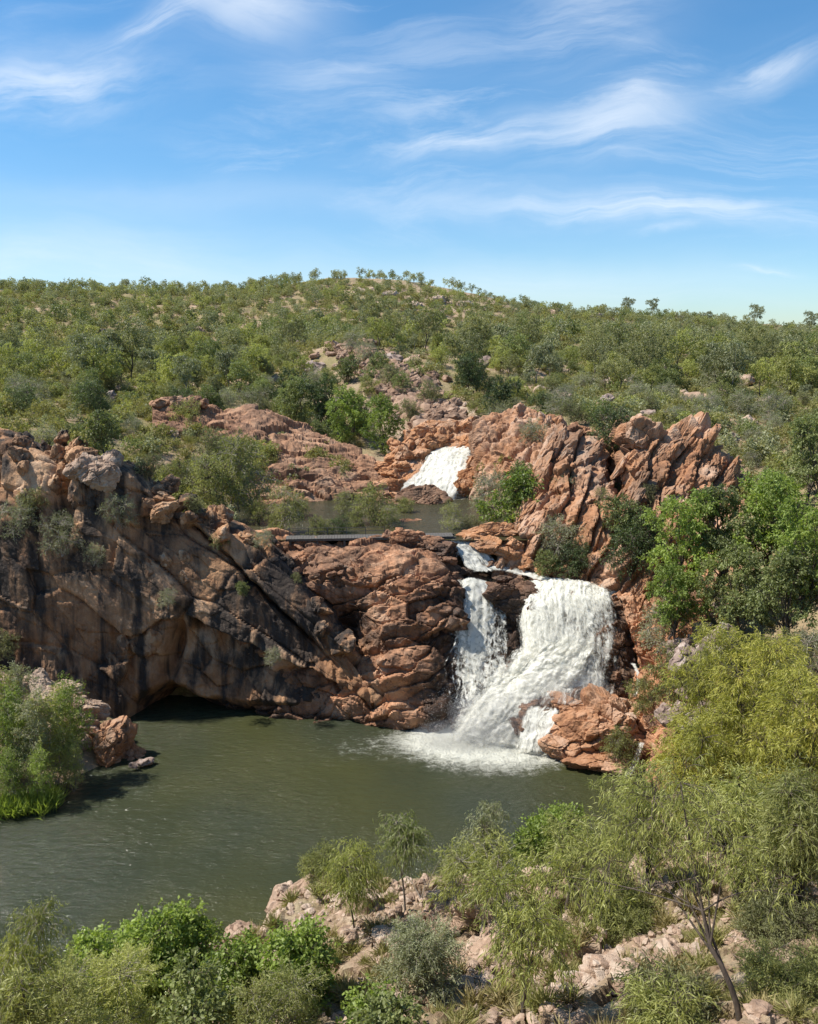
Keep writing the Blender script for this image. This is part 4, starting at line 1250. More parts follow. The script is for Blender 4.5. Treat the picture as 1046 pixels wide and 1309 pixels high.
def upper_fall():
    root = empty("waterfall", W(560, 632, 73))
    tag(root, "distant white upper waterfall sliding into the upper pool", "waterfall")
    K = [[(548, 586, 79.5), (545, 590, 78.5), (532, 604, 76), (515, 614, 74.6), (506, 632, 73.0)], [(560, 578, 80.5), (556, 584, 79), (545, 604, 76.4), (532, 620, 74.4), (524, 636, 72.9)],
         [(575, 576, 80.5), (572, 581, 79), (563, 604, 76), (555, 624, 73.8), (548, 640, 72.6)], [(592, 576, 80.5), (590, 580, 79), (584, 602, 76.2), (575, 624, 73.6), (566, 642, 72.5)],
         [(607, 576, 80.5), (606, 580, 79), (603, 598, 76.8), (592, 622, 73.8), (584, 642, 72.5)]]
    cols = [[W(*p) for p in c] for c in K]
    for s_, (off, d) in enumerate([(.30, .68), (.45, .56)]):
        sheet("water_sheet", rows_from_cols(cols), .1, M_fall, root, d, off, .10, 41 + s_, 1.0, .7, .5, .14, dens_fn=lambda p, v, u, d=d: d - .12 * (1 - sstep(u, .0, .3)) * sstep(v, .3, .6))
    spray("spray", root, W(560, 634, 73), (1.5, .4, .35), 2000, 7, (.01, .025))


def stream():
    """the fast water from the upper pool down to both lips"""
    c = [(575, 694, 57.6, 1.0), (592, 703, 57.2, 1.1), (606, 716, 56.8, 1.1), (614, 728, 56.4, 1.2), (628, 738, 56.0, 1.1)]
    root = empty("stream", W(620, 728, 56.5))
    tag(root, "foaming stream running from the footbridge down to the lips of the falls", "stream")
    rows = [[W(px, py, Y) + np.array([s * w, s * .25 * w, .28]) for s in (-1, -.4, .2, .8, 1.2)] for px, py, Y, w in c]
    sheet("rapid", rows, .07, M_fall, root, .60, .05, .10, 51, 1.2, .4, .4, .1)
    rows = [[W(px, py + dy, Y - dy * .06) + [0, 0, .24] for dy in (-6, -2, 3, 8)] for px, py, Y in [(600, 722, 56.8), (640, 728, 56.6), (675, 736, 56.2), (705, 744, 55.4), (740, 750, 54.9), (775, 757, 54.4), (796, 764, 53.6)]]
    sheet("rapid", rows, .07, M_fall, root, .60, .10, .09, 52, 1.2, .35, .4, .1)
    rows = [[W(px, py + dy, Y - dy * .06) + [0, 0, .08] for dy in (-4, 0, 4)] for px, py, Y in [(530, 700, 57.4), (560, 706, 57), (590, 714, 56.6), (612, 722, 56.4)]]
    sheet("rapid", rows, .07, M_fall, root, .5, .05, .07, 53, 1.2, .3)
    rows = [[W(x, 733, 57.4) + [0, 0, -.1], W(x, 738, 56.6) + [0, 0, -.1], W(x, 752, 55.4) + [0, 0, -.1]] for x in (575, 600, 640, 700, 760, 800)]
    G = loft(rows, .2); mk("water_bed", G.reshape(-1, 3), grid_faces(*G.shape[:2]), M_upper, root, {'foam': np.full(G.shape[0] * G.shape[1], .25)}, smooth=True, world=True)


def trickles():
    for lab, pts, w in [("thin white trickle down the rock bank right of the falls", [(806, 845, 50.0), (813, 862, 49.4), (812, 876, 48.9), (806, 892, 48.5)], .28),
                        ("small white trickle entering the pool right of the orange block", [(818, 945, 46.4), (812, 962, 45.9), (806, 978, 45.3), (799, 992, 44.8)], .34)]:
        q = [W(*p) + [0, -.45, .1] for p in pts]
        rows = [[p + np.array([s * w, 0, 0]) for s in (-1, 0, 1)] for p in q]
        o = sheet("water_trickle", rows, .05, M_lace, None, .62, .1, .08, 61, 1.0, .3, .3, .06)
        tag(o, lab, "trickle")


for f_ in (main_fall, lacy_fall, upper_fall, stream, trickles): f_()


# ---------------------------------------------------------------- footbridge over the stream
def bx(c, s, rot=0.0):
    V = np.array([[x, y, z] for x in (-1, 1) for y in (-1, 1) for z in (-1, 1)]) * np.array(s) / 2
    if rot: V = V @ rotm(0, 0, rot).T
    F = np.array([[0, 1, 3, 2], [4, 6, 7, 5], [0, 4, 5, 1], [2, 3, 7, 6], [0, 2, 6, 4], [1, 5, 7, 3]])
    return V + np.array(c), F, {}


def footbridge():
    a, b = W(366, 691.5, 57.4), W(582, 684.5, 58.3)
    a[2] = b[2] = 11.16
    d = b - a; L = float(np.hypot(d[0], d[1])); ang = math.atan2(d[1], d[0])
    root = empty("footbridge", (a + b) / 2, ang)
    tag(root, "low grey footbridge with a thin rail crossing behind the red rock shelf", "footbridge")
    rs = np.random.RandomState(3)
    pl = [bx((-L / 2 + .1 + i * .2, 0, rs.uniform(-.006, .006)), (.185, 1.15, .05)) for i in range(int(L / .2))]
    mk("deck", *join(pl)[:2], M_metal_grey, root)
    for s in (-.5, .5): mk("bearer", *join([bx((0, s, -.09), (L, .08, .12))])[:2], M_metal_grey, root)
    for i in range(7): mk("pile", *join([bx((-L / 2 + .3 + i * (L - .6) / 6, s, -.85), (.14, .14, 1.3)) for s in (-.4, .4)])[:2], M_metal_grey, root)
    for i in range(6): mk("rail_post", *join([bx((-L / 2 + .2 + i * 1.35, .54, .28), (.045, .045, .52))])[:2], M_metal_grey, root)
    for z in (.28, .54): mk("handrail", *join([bx((-L / 2 + 3.6, .54, z), (7.0, .03, .03))])[:2], M_metal_grey, root)


footbridge()
# ---------------------------------------------------------------- plants
def tube(pts, r0, r1, nseg=5):
    pts = np.asarray(pts, float); n = len(pts)
    d = np.gradient(pts, axis=0); d /= np.maximum(np.linalg.norm(d, axis=1), 1e-9)[:, None]
    a = np.where(np.abs(d[:, 2:3]) < .9, np.array([[0, 0, 1.0]]), np.array([[1.0, 0, 0]]))
    s = np.cross(d, a); s /= np.maximum(np.linalg.norm(s, axis=1), 1e-9)[:, None]
    t = np.cross(d, s)
    th = np.arange(nseg) * 2 * math.pi / nseg
    r = np.linspace(r0, r1, n)
    V = pts[:, None, :] + r[:, None, None] * (np.cos(th)[None, :, None] * s[:, None] + np.sin(th)[None, :, None] * t[:, None])
    i, j = np.meshgrid(np.arange(n - 1), np.arange(nseg), indexing='ij')
    a0 = i * nseg + j; b0 = i * nseg + (j + 1) % nseg
    F = np.stack([a0, b0, b0 + nseg, a0 + nseg], -1).reshape(-1, 4)
    return V.reshape(-1, 3), F, {}


def bez(a, b, c, n=7):
    t = np.linspace(0, 1, n)[:, None]
    return (1 - t) ** 2 * a + 2 * t * (1 - t) * b + t * t * c


def leaf_quads(P, D, L, Wd, rs, curl=.25):
    n = len(P)
    rv = rs.normal(size=(n, 3)); s = np.cross(D, rv); s /= np.maximum(np.linalg.norm(s, axis=1), 1e-9)[:, None]
    nn = np.cross(D, s)
    L = L * rs.uniform(.65, 1.25, n)[:, None]; w = Wd * rs.uniform(.75, 1.25, n)[:, None] / 2
    mid = P + D * L * .5 + nn * L * curl * rs.uniform(-.5, .5, n)[:, None]
    tip = P + D * L + np.array([0, 0, -1.0]) * L * .12
    V = np.stack([P, mid + s * w, tip, mid - s * w], 1).reshape(-1, 3)
    F = np.arange(n * 4).reshape(-1, 4)
    return V, F


def gen_tree(seed, H, Rr, base=.35, lobes=7, twigs=200, lpt=18, L=.2, Wd=.03, tl=.6, sag=.4, droop=.5, tr=.10, stems=1, lean=(0, 0), lobe_r=.42,
             twig_r=.008, nseg=6, top=1.0, squash=.8, shell=.45, spread=.15, sites=None):
    rs = np.random.RandomState(seed)
    lean = np.array([lean[0], lean[1], 0.0])
    cs = []
    if sites is not None:
        cs = [(np.array(s[:3], float), s[3]) for s in sites]
    else:
        for i in range(lobes):
            u = (i + rs.rand() * .8) / lobes
            z = H * (base + (top - base) * (.08 + .84 * u)); a = i * 2.4 + rs.uniform(-.6, .6)
            prof = math.sqrt(max(.05, 1 - ((u - .42) / .72) ** 2))
            rad = Rr * prof * rs.uniform(.25, .75)
            lr = Rr * lobe_r * rs.uniform(.7, 1.2)
            cs.append((np.array([rad * math.cos(a), rad * math.sin(a), min(z, H - lr * squash * .8)]) + lean * (z / H), lr))
    tubes = []
    sb = [np.array([rs.normal() * .12 * (stems > 1) * Rr, rs.normal() * .12 * (stems > 1) * Rr, -.15]) for _ in range(stems)]
    for si in range(stems):
        mine = [c for j, c in enumerate(cs) if j % stems == si]
        if not mine: continue
        tops = max(mine, key=lambda c: c[0][2]); fork = max(.12, base * .8) * H
        mid = sb[si] * .4 + lean * .35 + np.array([rs.normal() * .05 * H, rs.normal() * .05 * H, fork])
        trunk = np.concatenate([bez(sb[si], sb[si] * .8 + np.array([0, 0, fork * .5]), mid, 6), bez(mid, mid + (tops[0] - mid) * .5 + rs.normal(size=3) * .06 * H, tops[0], 6)[1:]])
        tubes.append(tube(trunk, tr, tr * .16, nseg))
        for c in mine:
            if c is tops: continue
            j = rs.randint(3, 8) if base > .2 else rs.randint(1, 6)
            s0 = trunk[j]
            b = s0 + (c[0] - s0) * .5 + np.array([0, 0, rs.uniform(-.05, .15) * H]) * .6
            rj = tr * (1 - j / 11) * .62
            tubes.append(tube(bez(s0, b, c[0], 7), rj, rj * .22, max(3, nseg - 1)))
    w = np.array([c[1] ** 2 for c in cs]); w /= w.sum()
    which = rs.choice(len(cs), twigs, p=w)
    cc = np.array([c[0] for c in cs])[which]; lr = np.array([c[1] for c in cs])[which]
    nrm = rs.normal(size=(twigs, 3)); nrm[:, 2] = nrm[:, 2] * .8 + .25; nrm /= np.linalg.norm(nrm, axis=1)[:, None]
    pos = cc + nrm * (lr * rs.rand(twigs) ** shell)[:, None] * np.array([1, 1, squash])
    d0 = nrm + rs.normal(size=(twigs, 3)) * .45; d0 /= np.linalg.norm(d0, axis=1)[:, None]
    tls = tl * rs.uniform(.6, 1.3, twigs)
    down = np.array([0, 0, -1.0])
    if twig_r > 0:
        for i in range(twigs):
            t = np.linspace(0, .9, 4)[:, None]
            p = pos[i] + d0[i] * tls[i] * t + down * sag * tls[i] * t ** 2
            q = np.concatenate([[cc[i] + (pos[i] - cc[i]) * .15], p]) if rs.rand() < .5 else p
            tubes.append(tube(q, twig_r * 1.6, twig_r * .5, 3))
    t = rs.rand(twigs, lpt)
    P = pos[:, None] + d0[:, None] * (tls[:, None] * t)[..., None] + down * (sag * tls[:, None] * t ** 2)[..., None] + rs.normal(size=(twigs, lpt, 3)) * (spread * tl)
    D = d0[:, None] * .5 + rs.normal(size=(twigs, lpt, 3)) * .5 + down * droop * 1.5
    D /= np.maximum(np.linalg.norm(D, axis=2), 1e-9)[..., None]
    V, F = leaf_quads(P.reshape(-1, 3), D.reshape(-1, 3), L, Wd, rs)
    tint = np.clip(np.repeat((rs.rand(len(cs))[which] * .45 + rs.rand(twigs) * .25)[:, None], lpt, 1) + rs.rand(twigs, lpt) * .35, 0, 1).ravel()
    tv, tf, _ = join(tubes)
    return (tv, tf), (V, F, np.repeat(tint, 4))


_plants = []          # (x, y, radius) of every placed plant, for spacing


def proto_meshes(name, bark, leaf, **kw):
    (tv, tf), (V, F, t) = gen_tree(**kw)
    return mesh_data(name + "_trunk", tv, tf, bark, smooth=True), mesh_data(name + "_crown", V, F, leaf, {'tint': t})


def plant(name, meshes, loc, label, cat, group=None, rz=0.0, s=1.0, tilt=0.0, part='crown'):
    r = empty(name, loc, rz); r.scale = (s, s, s)
    if tilt: r.rotation_euler = (tilt, 0, rz)
    tag(r, label, cat, group)
    link("trunk" if cat in ('tree', 'sapling') else "stem", meshes[0], r)
    link(part if cat in ('tree', 'sapling') else "foliage", meshes[1], r)
    return r


def at(px, py, dz=0.0, y0=10.0):
    p = on_ground(px, py, y0); p[2] += dz
    return p


# ---------------------------------------------------------------- wooded hillside
def hillside():
    rs = np.random.RandomState(77)
    kinds = []
    for i, (leaf, bark, H, Rr, base, lob, droop) in enumerate([
            (M_olive, M_bark, 7.6, 2.9, .50, 7, .4), (M_olive, M_bark, 6.0, 2.9, .42, 8, .4), (M_gum, M_bark, 6.8, 2.8, .48, 7, .3), (M_green, M_bark, 5.0, 2.5, .34, 6, .3),
            (M_grey, M_bark_pale, 7.2, 2.4, .42, 6, .6), (M_grey, M_bark_pale, 5.6, 2.1, .40, 5, .6), (M_yellow, M_bark, 5.0, 2.3, .3, 6, .4), (M_dark, M_bark, 6.0, 2.6, .26, 7, .3)]):
        kinds.append(proto_meshes("hill_tree", bark, leaf, seed=800 + i, H=H, Rr=Rr, base=base, lobes=lob, twigs=200, lpt=18, L=.23, Wd=.11, tl=.55, sag=.3, droop=droop, tr=.11, lobe_r=.40, twig_r=0, nseg=5, shell=.5, squash=.62))
    tone = ['olive-green', 'olive-green', 'leafy green', 'leafy green', 'grey-green thin', 'grey-green thin', 'yellowish', 'dark green']
    pts = []
    for _ in range(60000):
        if len(pts) > 3000: break
        y = 96 + 244 * rs.rand() ** .72; x = rs.uniform(-1, 1) * (8 + .60 * y)
        if abs(x - 1) < 7 and y < 100 or (y < 142 and abs(x - (5 - (y - 84) * .36)) < 7): continue
        q = fbm(np.array([[x / 26, y / 26, .5]]), 2)[0]
        crest = min(1, 1.7 * math.exp(-(((x - 18) / 30) ** 2 + ((y - 296) / 38) ** 2))) if y < 340 else 0
        if rs.rand() < crest * .80: continue
        if q < .0 and rs.rand() < .75: continue
        dmin = (2.2 + rs.rand() * 2.8) * (1.0 if y > 150 else 1.2)
        if any((x - a) ** 2 + (y - b) ** 2 < dmin * dmin for a, b in pts[-400:]): continue
        pts.append((x, y))
    pts.sort(key=lambda p: p[1])
    xy = np.array(pts); zz = ground_z(xy[:, 0], xy[:, 1])
    left, V4, A4 = 0, [], []
    n_near = 0
    far = []
    for (x, y), z in zip(pts, zz):
        h = fbm(np.array([[x / 40, y / 40, 3.3]]), 2)[0]
        w = np.array([1.1, 1.0, 1.2, .8, 1.0 + (x > 10) * .6, 1.1, .9, .35]); w[2:4] *= 1 + max(0, h) * 3; w[6] *= 1 + max(0, -h) * 3
        i = rs.choice(8, p=w / w.sum()); s = (.36 + .85 * rs.rand() ** 1.3) * (1.0 if y < 150 else .82 if y < 220 else .66)
        if n_near < 290 and abs(x) < .535 * y:
            side = 'left slope above the cliff' if x < -12 else ('middle slope behind the gully' if x < 22 else 'right slope behind the rock towers')
            plant("hill_tree", kinds[i], (x, y, z - .1), f"{tone[i]} tree on the lower {side}", 'tree', f"{tone[i]} trees on the {side}", rs.uniform(0, 6.28), s)
            n_near += 1
        else:
            far.append((x, y, z, i, s))
    # the wood farther off, as one mass
    low = []
    for i in range(6):
        (tv, tf), (V, F, t) = gen_tree(seed=860 + i, H=5.8 + .5 * (i % 3), Rr=2.6 - .2 * (i % 2), base=.36, lobes=6, twigs=84, lpt=7, L=.40, Wd=.24, tl=.6, sag=.3, droop=.4, tr=.1, lobe_r=.42, twig_r=0, nseg=3, squash=.62)
        low.append((tv, tf[0], V, F, t))
    byleaf = {}
    for x, y, z, i, s in far:
        tv, tf, V, F, t = low[rs.randint(6)]
        a = rs.uniform(0, 6.28); c, sn = math.cos(a) * s, math.sin(a) * s
        M = np.array([[c, -sn, 0], [sn, c, 0], [0, 0, s]]); o = np.array([x, y, z - .1])
        key = [0, 0, 1, 0, 2, 2, 3, 1][i]
        byleaf.setdefault(key, []).append((V @ M.T + o, F, {'tint': np.clip(t * .6 + rs.uniform(0, .6), 0, 1)}))
        byleaf.setdefault('t', []).append((tv @ M.T + o, tf, {}))
    for key, mat in [(0, M_olive), (1, M_green), (2, M_grey), (3, M_yellow), ('t', M_bark)]:
        V, F, A = join(byleaf[key])
        tag(mk("woodland" if key != 't' else "woodland_trunks", V, F, mat, attrs=A), {0: "olive trees massed on the far hill", 1: "green trees massed on the far hill", 2: "pale grey-green trees massed on the far hill", 3: "yellowish trees massed on the far hill", 't': "thin dark trunks under the far trees"}[key], "woodland", kind='stuff')
    # a few taller trees that stand clear of the right skyline
    for px, py, Y, s in [(803, 396, 318, 1.25), (835, 396, 318, 1.1), (965, 410, 314, 1.35), (1035, 414, 309, 1.3), (770, 392, 322, .9), (905, 405, 316, .8)]:
        q = W(px, py, Y); z = ground_z([q[0]], [Y])[0]
        plant("skyline_tree", kinds[4], (q[0], Y, z - .1), "grey-green tree standing clear above the right skyline of the far hill", 'tree', "trees standing clear on the right skyline", rs.uniform(0, 6), s)


# ---------------------------------------------------------------- low growth of the plateau
def undergrowth():
    rs = np.random.RandomState(99)
    protos = []
    for i, leaf in enumerate([M_spinifex, M_olive, M_grey, M_green, M_yellow]):
        (tv, tf), (V, F, t) = gen_tree(seed=700 + i, H=1.3, Rr=1.0, base=.1, lobes=5, twigs=60, lpt=9, L=.22, Wd=.085, tl=.3, sag=.2, droop=.1, tr=.03, stems=2, lobe_r=.5, twig_r=0, nseg=3)
        protos.append((V, F, t))
    # spinifex: a spiky hummock
    n = 150; a = rs.uniform(0, 6.28, n); e = rs.uniform(.25, 1.35, n)
    D = np.stack([np.cos(a) * np.cos(e), np.sin(a) * np.cos(e), np.sin(e)], 1)
    tuftV, tuftF = leaf_quads(rs.normal(size=(n, 3)) * [.10, .10, .02], D, .62, .035, rs)
    tuftT = np.repeat(rs.rand(n), 4)
    acc = {}
    m = 9000
    y = 58 + 250 * rs.rand(m) ** 1.45; x = rs.uniform(-1, 1, m) * (6 + .56 * y)
    ok = ~((np.exp(-(((x - 18) / 30) ** 2 + ((y - 296) / 38) ** 2)) > .6 + .9 * rs.rand(m)) | (poly_sd(x, y, UPPER) < 1.0) | ((y < 66) & (np.abs(x) < 9)) | ((np.abs(x - 1) < 6) & (y > 74) & (y < 100)) | ((y < 142) & (np.abs(x - (5 - (y - 84) * .36)) < 5) & (y > 84) & (rs.rand(m) < .7)))
    x, y = x[ok], y[ok]; z = ground_z(x, y)
    for xx, yy, zz in zip(x, y, z):
        s = rs.uniform(.5, 1.35) * (1.0 if yy < 140 else 1.3)
        if yy < 130 and rs.rand() < .55:
            V, F, t, key = tuftV * 1.2, tuftF, tuftT, (0 if rs.rand() < .55 else 'straw')
        else:
            i = rs.choice(5, p=[.42, .18, .22, .06, .12]); V, F, t = protos[i]; key = i
        a = rs.uniform(0, 6.28); c, sn = math.cos(a) * s, math.sin(a) * s
        M = np.array([[c, -sn, 0], [sn, c, 0], [0, 0, s]])
        acc.setdefault(key, []).append((V @ M.T + [xx, yy, zz - .05], F, {'tint': np.clip(t * .7 + rs.uniform(0, .4), 0, 1)}))
    for key, mat, nm, lab in [(0, M_spinifex, "grass", "green-gold spinifex grass over the plateau"), ('straw', M_straw, "grass", "dry straw grass over the plateau"), (1, M_olive, "undergrowth", "low olive scrub between the plateau trees"),
                              (2, M_grey, "undergrowth", "low grey-green scrub between the plateau trees"), (3, M_green, "undergrowth", "low green scrub between the plateau trees"), (4, M_yellow, "undergrowth", "low yellowish scrub between the plateau trees")]:
        V, F, A = join(acc[key])
        tag(mk(nm, V, F, mat, attrs=A), lab, nm, kind='stuff')
    return tuftV, tuftF, tuftT


def hill_rocks():
    """rock piles showing between the trees of the slope"""
    rs = np.random.RandomState(44); protos = []
    for i in range(6):
        parts = []
        for j in range(14):
            P, F, t = poly_boulder(3000 + i * 20 + j, 3, 12, tuple(np.array([1, .8, .75]) * rs.uniform(.5, 1.0)), 20)
            P = P @ rotm(*rs.uniform(-.5, .5, 3)).T + np.array([rs.uniform(-1.5, 1.5), rs.uniform(-.8, .8), rs.uniform(-.1, .3)])
            parts.append((P, F, {'tint': t * .5 + .5 * rs.rand()}))
        V, F, A = join(parts); protos.append(mesh_data("rock_pile", V, F, M_rock_grey if i % 2 else M_rock_pink, A))
    spots = [(865, 480, 'grey rock pile on the right slope beyond the towers'), (790, 495, 'pinkish rock pile on the slope above the towers'), (700, 505, None), (500, 465, None), (610, 470, None), (350, 490, None), (250, 425, None), (400, 475, None), (1020, 470, None), (940, 490, None),
             (170, 505, None), (60, 480, None), (20, 505, None), (560, 385, None), (500, 380, None), (590, 392, None), (470, 376, None), (530, 392, None), (760, 408, None), (700, 402, None), (860, 410, None), (380, 445, None), (130, 430, None), (820, 500, None), (900, 515, None), (740, 470, None), (330, 455, None), (230, 500, None), (680, 470, None), (980, 520, None)]
    for i, (px, py, lab) in enumerate(spots):
        q = on_ground(px, py, 62); s = rs.uniform(.8, 1.3) * (1 + q[1] / 420)
        o = link("rock_pile", protos[0 if lab and 'pink' in lab else rs.choice([0, 2, 4]) if not lab and py < 400 else 1 if lab else rs.randint(6)], None, q); o.scale = (s, s, s); o.rotation_euler = (0, 0, rs.uniform(0, 6))
        wh = 'bare top of the far hill' if py < 400 else ('left hillside among the trees' if px < 450 else 'right hillside among the trees')
        tag(o, lab or f"low pile of pale rocks on the {wh}", "rock pile", None if lab else f"rock piles on the {wh}")


hillside(); hill_rocks()
TUFT = undergrowth()


# ---------------------------------------------------------------- shrubs and trees of the gorge
SHRUB = {}
for nm_, leaf_, bark_, kw_ in [
        ('grey', M_grey, M_bark_pale, dict(H=2.2, Rr=1.25, base=.12, lobes=8, twigs=230, lpt=16, L=.12, Wd=.028, tl=.38, sag=.2, droop=.1, tr=.035, stems=3, lobe_r=.42, squash=.9)),
        ('olive', M_olive, M_bark, dict(H=2.2, Rr=1.3, base=.12, lobes=8, twigs=240, lpt=16, L=.12, Wd=.04, tl=.36, sag=.2, droop=.2, tr=.035, stems=3, lobe_r=.42, squash=.9)),
        ('green', M_green, M_bark, dict(H=2.3, Rr=1.25, base=.10, lobes=8, twigs=240, lpt=16, L=.14, Wd=.07, tl=.36, sag=.2, droop=.2, tr=.035, stems=3, lobe_r=.42, squash=.9)),
        ('bright', M_bright, M_bark, dict(H=2.3, Rr=1.25, base=.10, lobes=8, twigs=240, lpt=16, L=.14, Wd=.07, tl=.36, sag=.2, droop=.2, tr=.035, stems=3, lobe_r=.42, squash=.9)),
        ('dark', M_dark, M_bark, dict(H=2.4, Rr=1.25, base=.10, lobes=8, twigs=250, lpt=16, L=.12, Wd=.05, tl=.36, sag=.25, droop=.2, tr=.035, stems=3, lobe_r=.42, squash=.9)),
        ('yellow', M_yellow, M_bark, dict(H=2.2, Rr=1.1, base=.08, lobes=7, twigs=220, lpt=16, L=.15, Wd=.03, tl=.4, sag=.3, droop=.35, tr=.03, stems=3, lobe_r=.42, squash=1.0)),
        ('wispy', M_yellow, M_bark_pale, dict(H=2.6, Rr=.85, base=.15, lobes=7, twigs=190, lpt=14, L=.15, Wd=.025, tl=.45, sag=.3, droop=.4, tr=.025, stems=2, lobe_r=.45, squash=1.0))]:
    SHRUB[nm_] = [proto_meshes(nm_ + "_shrub", bark_, leaf_, seed=300 + 10 * q_ + len(nm_), **kw_) for q_ in (0, 1)]

_rs = np.random.RandomState(5)


def shrub(kind, p, s, label, cat='shrub', group=None, name='shrub'):
    return plant(name, SHRUB[kind][_rs.randint(2)], p, label, cat, group, _rs.uniform(0, 6.28), s)


def gorge_shrubs():
    # (kind, px, py of its foot, distance, scale, label)
    for kind, px, py, Y, s, lab in [
            # on the left cliff
            ('green', 130, 576, 56.0, 1.15, "light green bush behind the perched boulder on the left cliff"),
            ('olive', 190, 612, 56.0, .8, "olive bush on the brow just right of the perched boulder"),
            ('grey', 152, 672, 53.6, .95, "grey-green shrub hanging on the cliff face below the perched boulder"),
            ('grey', 80, 705, 52.9, 1.15, "grey-green shrub in the cleft of the upper left cliff"),
            ('grey', 22, 690, 53.2, 1.2, "grey shrub on the left cliff face at the picture's left edge"),
            ('olive', 45, 655, 54.0, .75, "small olive shrub on the upper left cliff above the cleft shrub"),
            ('grey', 122, 720, 52.7, .6, "small grey shrub low on the stained part of the left cliff"),
            ('olive', 250, 655, 55.0, .55, "tiny olive shrub on the descending brow of the left cliff"),
            ('olive', 283, 700, 54.0, .5, "small shrub on the brow above the dark streaked face"),
            ('green', 310, 760, 52.9, .42, "green tuft of leaves midway along the lower brow of the left cliff"),
            ('grey', 215, 775, 51.7, .55, "grey shrub on the dark cliff face above the cleft"),
            ('grey', 350, 848, 51.2, .5, "pale shrub near the lower right end of the left cliff"),
            ('grey', 335, 700, 54.6, .6, "grey-green shrub where the left cliff meets the red shelf"),
            ('olive', 5, 840, 50.6, .8, "olive shrub at the foot of the left cliff by the picture's edge"),
            ('olive', 380, 745, 54.0, .35, "tiny green tuft between the left cliff and the red shelf"),
            # around the upper pool
            ('yellow', 272, 645, 63, 1.65, "yellow-green bushy tree on the near left bank of the upper pool"),
            ('wispy', 298, 648, 64, 2.15, "tall thin pale tree right of the yellow bush by the upper pool"),
            ('wispy', 326, 652, 65, 2.15, "thin pale tree beside the left end of the upper pool"),
            ('wispy', 368, 682, 59.5, 1.4, "wispy yellow-green sapling standing in the upper pool before the footbridge"),
            ('yellow', 408, 690, 58.8, .8, "yellow-green sapling in the water at the middle of the footbridge"),
            ('dark', 432, 688, 59.4, .7, "dark green bush in the upper pool beside the footbridge rail"),
            ('yellow', 385, 660, 65.5, .7, "small yellow-green bush at the far left side of the upper pool"),
            ('yellow', 352, 678, 60.5, .65, "small light green bush in the shallows left of the footbridge"),
            ('yellow', 455, 676, 62, .7, "light green bush standing in the pool behind the footbridge rail"),
            ('wispy', 500, 678, 61.5, .8, "short wispy plant in the pool right of the feathery sapling"),
            ('yellow', 330, 668, 62.5, .8, "yellow-green bush on the left shore of the upper pool"),
            ('wispy', 440, 662, 66, .9, "wispy sapling in the middle of the upper pool"),
            ('yellow', 478, 672, 63, 1.5, "feathery yellow-green sapling in front of the dark rock hump"),
            ('yellow', 517, 660, 67, .75, "round yellowish bush below the dark rock hump in the upper pool"),
            ('wispy', 580, 682, 60.8, .95, "wispy dark sapling in the pool left of the right bank rocks"),
            ('olive', 600, 680, 61, .6, "small olive plant in the water beside the right end of the footbridge"),
            ('grey', 630, 655, 66, 1.5, "grey-green feathery shrub against the orange wall"),
            ('bright', 660, 682, 61.5, 2.0, "bright green bush leaning over the right end of the upper pool"),
            ('green', 672, 640, 64, 1.3, "green bush above the leaning bright bush at the upper pool"),
            ('grey', 645, 690, 60.5, .8, "pale grassy shrub at the foot of the bright bush"),
            ('grey', 684, 575, 73, 1.2, "grey-green shrub on top of the orange wall"),
            ('grey', 725, 642, 60.8, 1.0, "thin grey shrub on a ledge of the narrow spur"),
            ('grey', 718, 715, 56.9, 1.35, "grey-green bush in the shaded hollow of the narrow spur"),
            ('dark', 735, 738, 55.8, 1.1, "dark bush low at the foot of the narrow spur"),
            ('green', 696, 732, 55.9, .7, "small green bush at the stream edge below the narrow spur"),
            ('dark', 782, 575, 64.5, 1.5, "dark green shrub in the notch between the two rock towers"),
            ('olive', 770, 655, 59, .8, "olive tuft in the crack between spur and towers"),
            ('olive', 828, 640, 58, .55, "small olive tuft on the face of the right tower"),
            ('olive', 855, 655, 57, .5, "tiny olive tuft low on the right tower"),
            ('dark', 805, 735, 54.2, 1.5, "dark green shrub at the foot of the right tower beside the fall"),
            ('green', 800, 690, 55.4, 1.25, "green shrub climbing the foot of the right tower"),
            ('dark', 815, 705, 54.8, 1.3, "shaded green bush right of the tower's foot"),
            # right bank
            ('yellow', 865, 895, 45.6, 1.6, "yellow-green willowy bush on the right bank by the rock steps"),
            ('yellow', 820, 905, 47.4, .9, "small yellow-green bush above the trickle right of the fall"),
            ('yellow', 792, 975, 45.4, 1.0, "yellow-green tuft growing on the orange block in the pool"),
            ('grey', 848, 830, 48.5, 1.3, "grey-green shrub among stones on the right bank"),
            ('grey', 860, 800, 48.8, 1.1, "grey shrub below the bright green trees on the right bank"),
            ('olive', 1020, 800, 40.5, 1.2, "olive shrub between the green trees and the willowy tree at the right edge"),
            ('grey', 1040, 815, 39, 1.3, "grey-green shrub at the right edge above the willowy tree"),
            ('olive', 985, 815, 41, 1.0, "small olive shrub just above the top of the willowy tree"),
            ('green', 445, 500, 112, 1.5, "green shrub growing in the middle of the boulder scree"),
            ('olive', 500, 505, 106, 1.4, "olive shrub at the right of the boulder scree"),
            ('grey', 470, 470, 122, 1.5, "grey-green shrub high on the boulder scree"),
            ('grey', 455, 452, 128, 1.6, "grey-green shrub at the very top of the boulder scree"),
            ('green', 488, 485, 114, 1.3, "small green shrub among the upper scree boulders"),
            ('yellow', 470, 520, 104, 1.2, "yellowish shrub at the left of the boulder scree"),
            ('olive', 545, 515, 100, 1.3, "olive shrub at the right foot of the boulder scree"),
            ('olive', 525, 530, 95, 1.2, "olive shrub at the foot of the boulder scree"),
            ('olive', 905, 880, 42, 1.1, "olive shrub behind the large willowy tree on the right bank")]:
        p = W(px, py, Y)
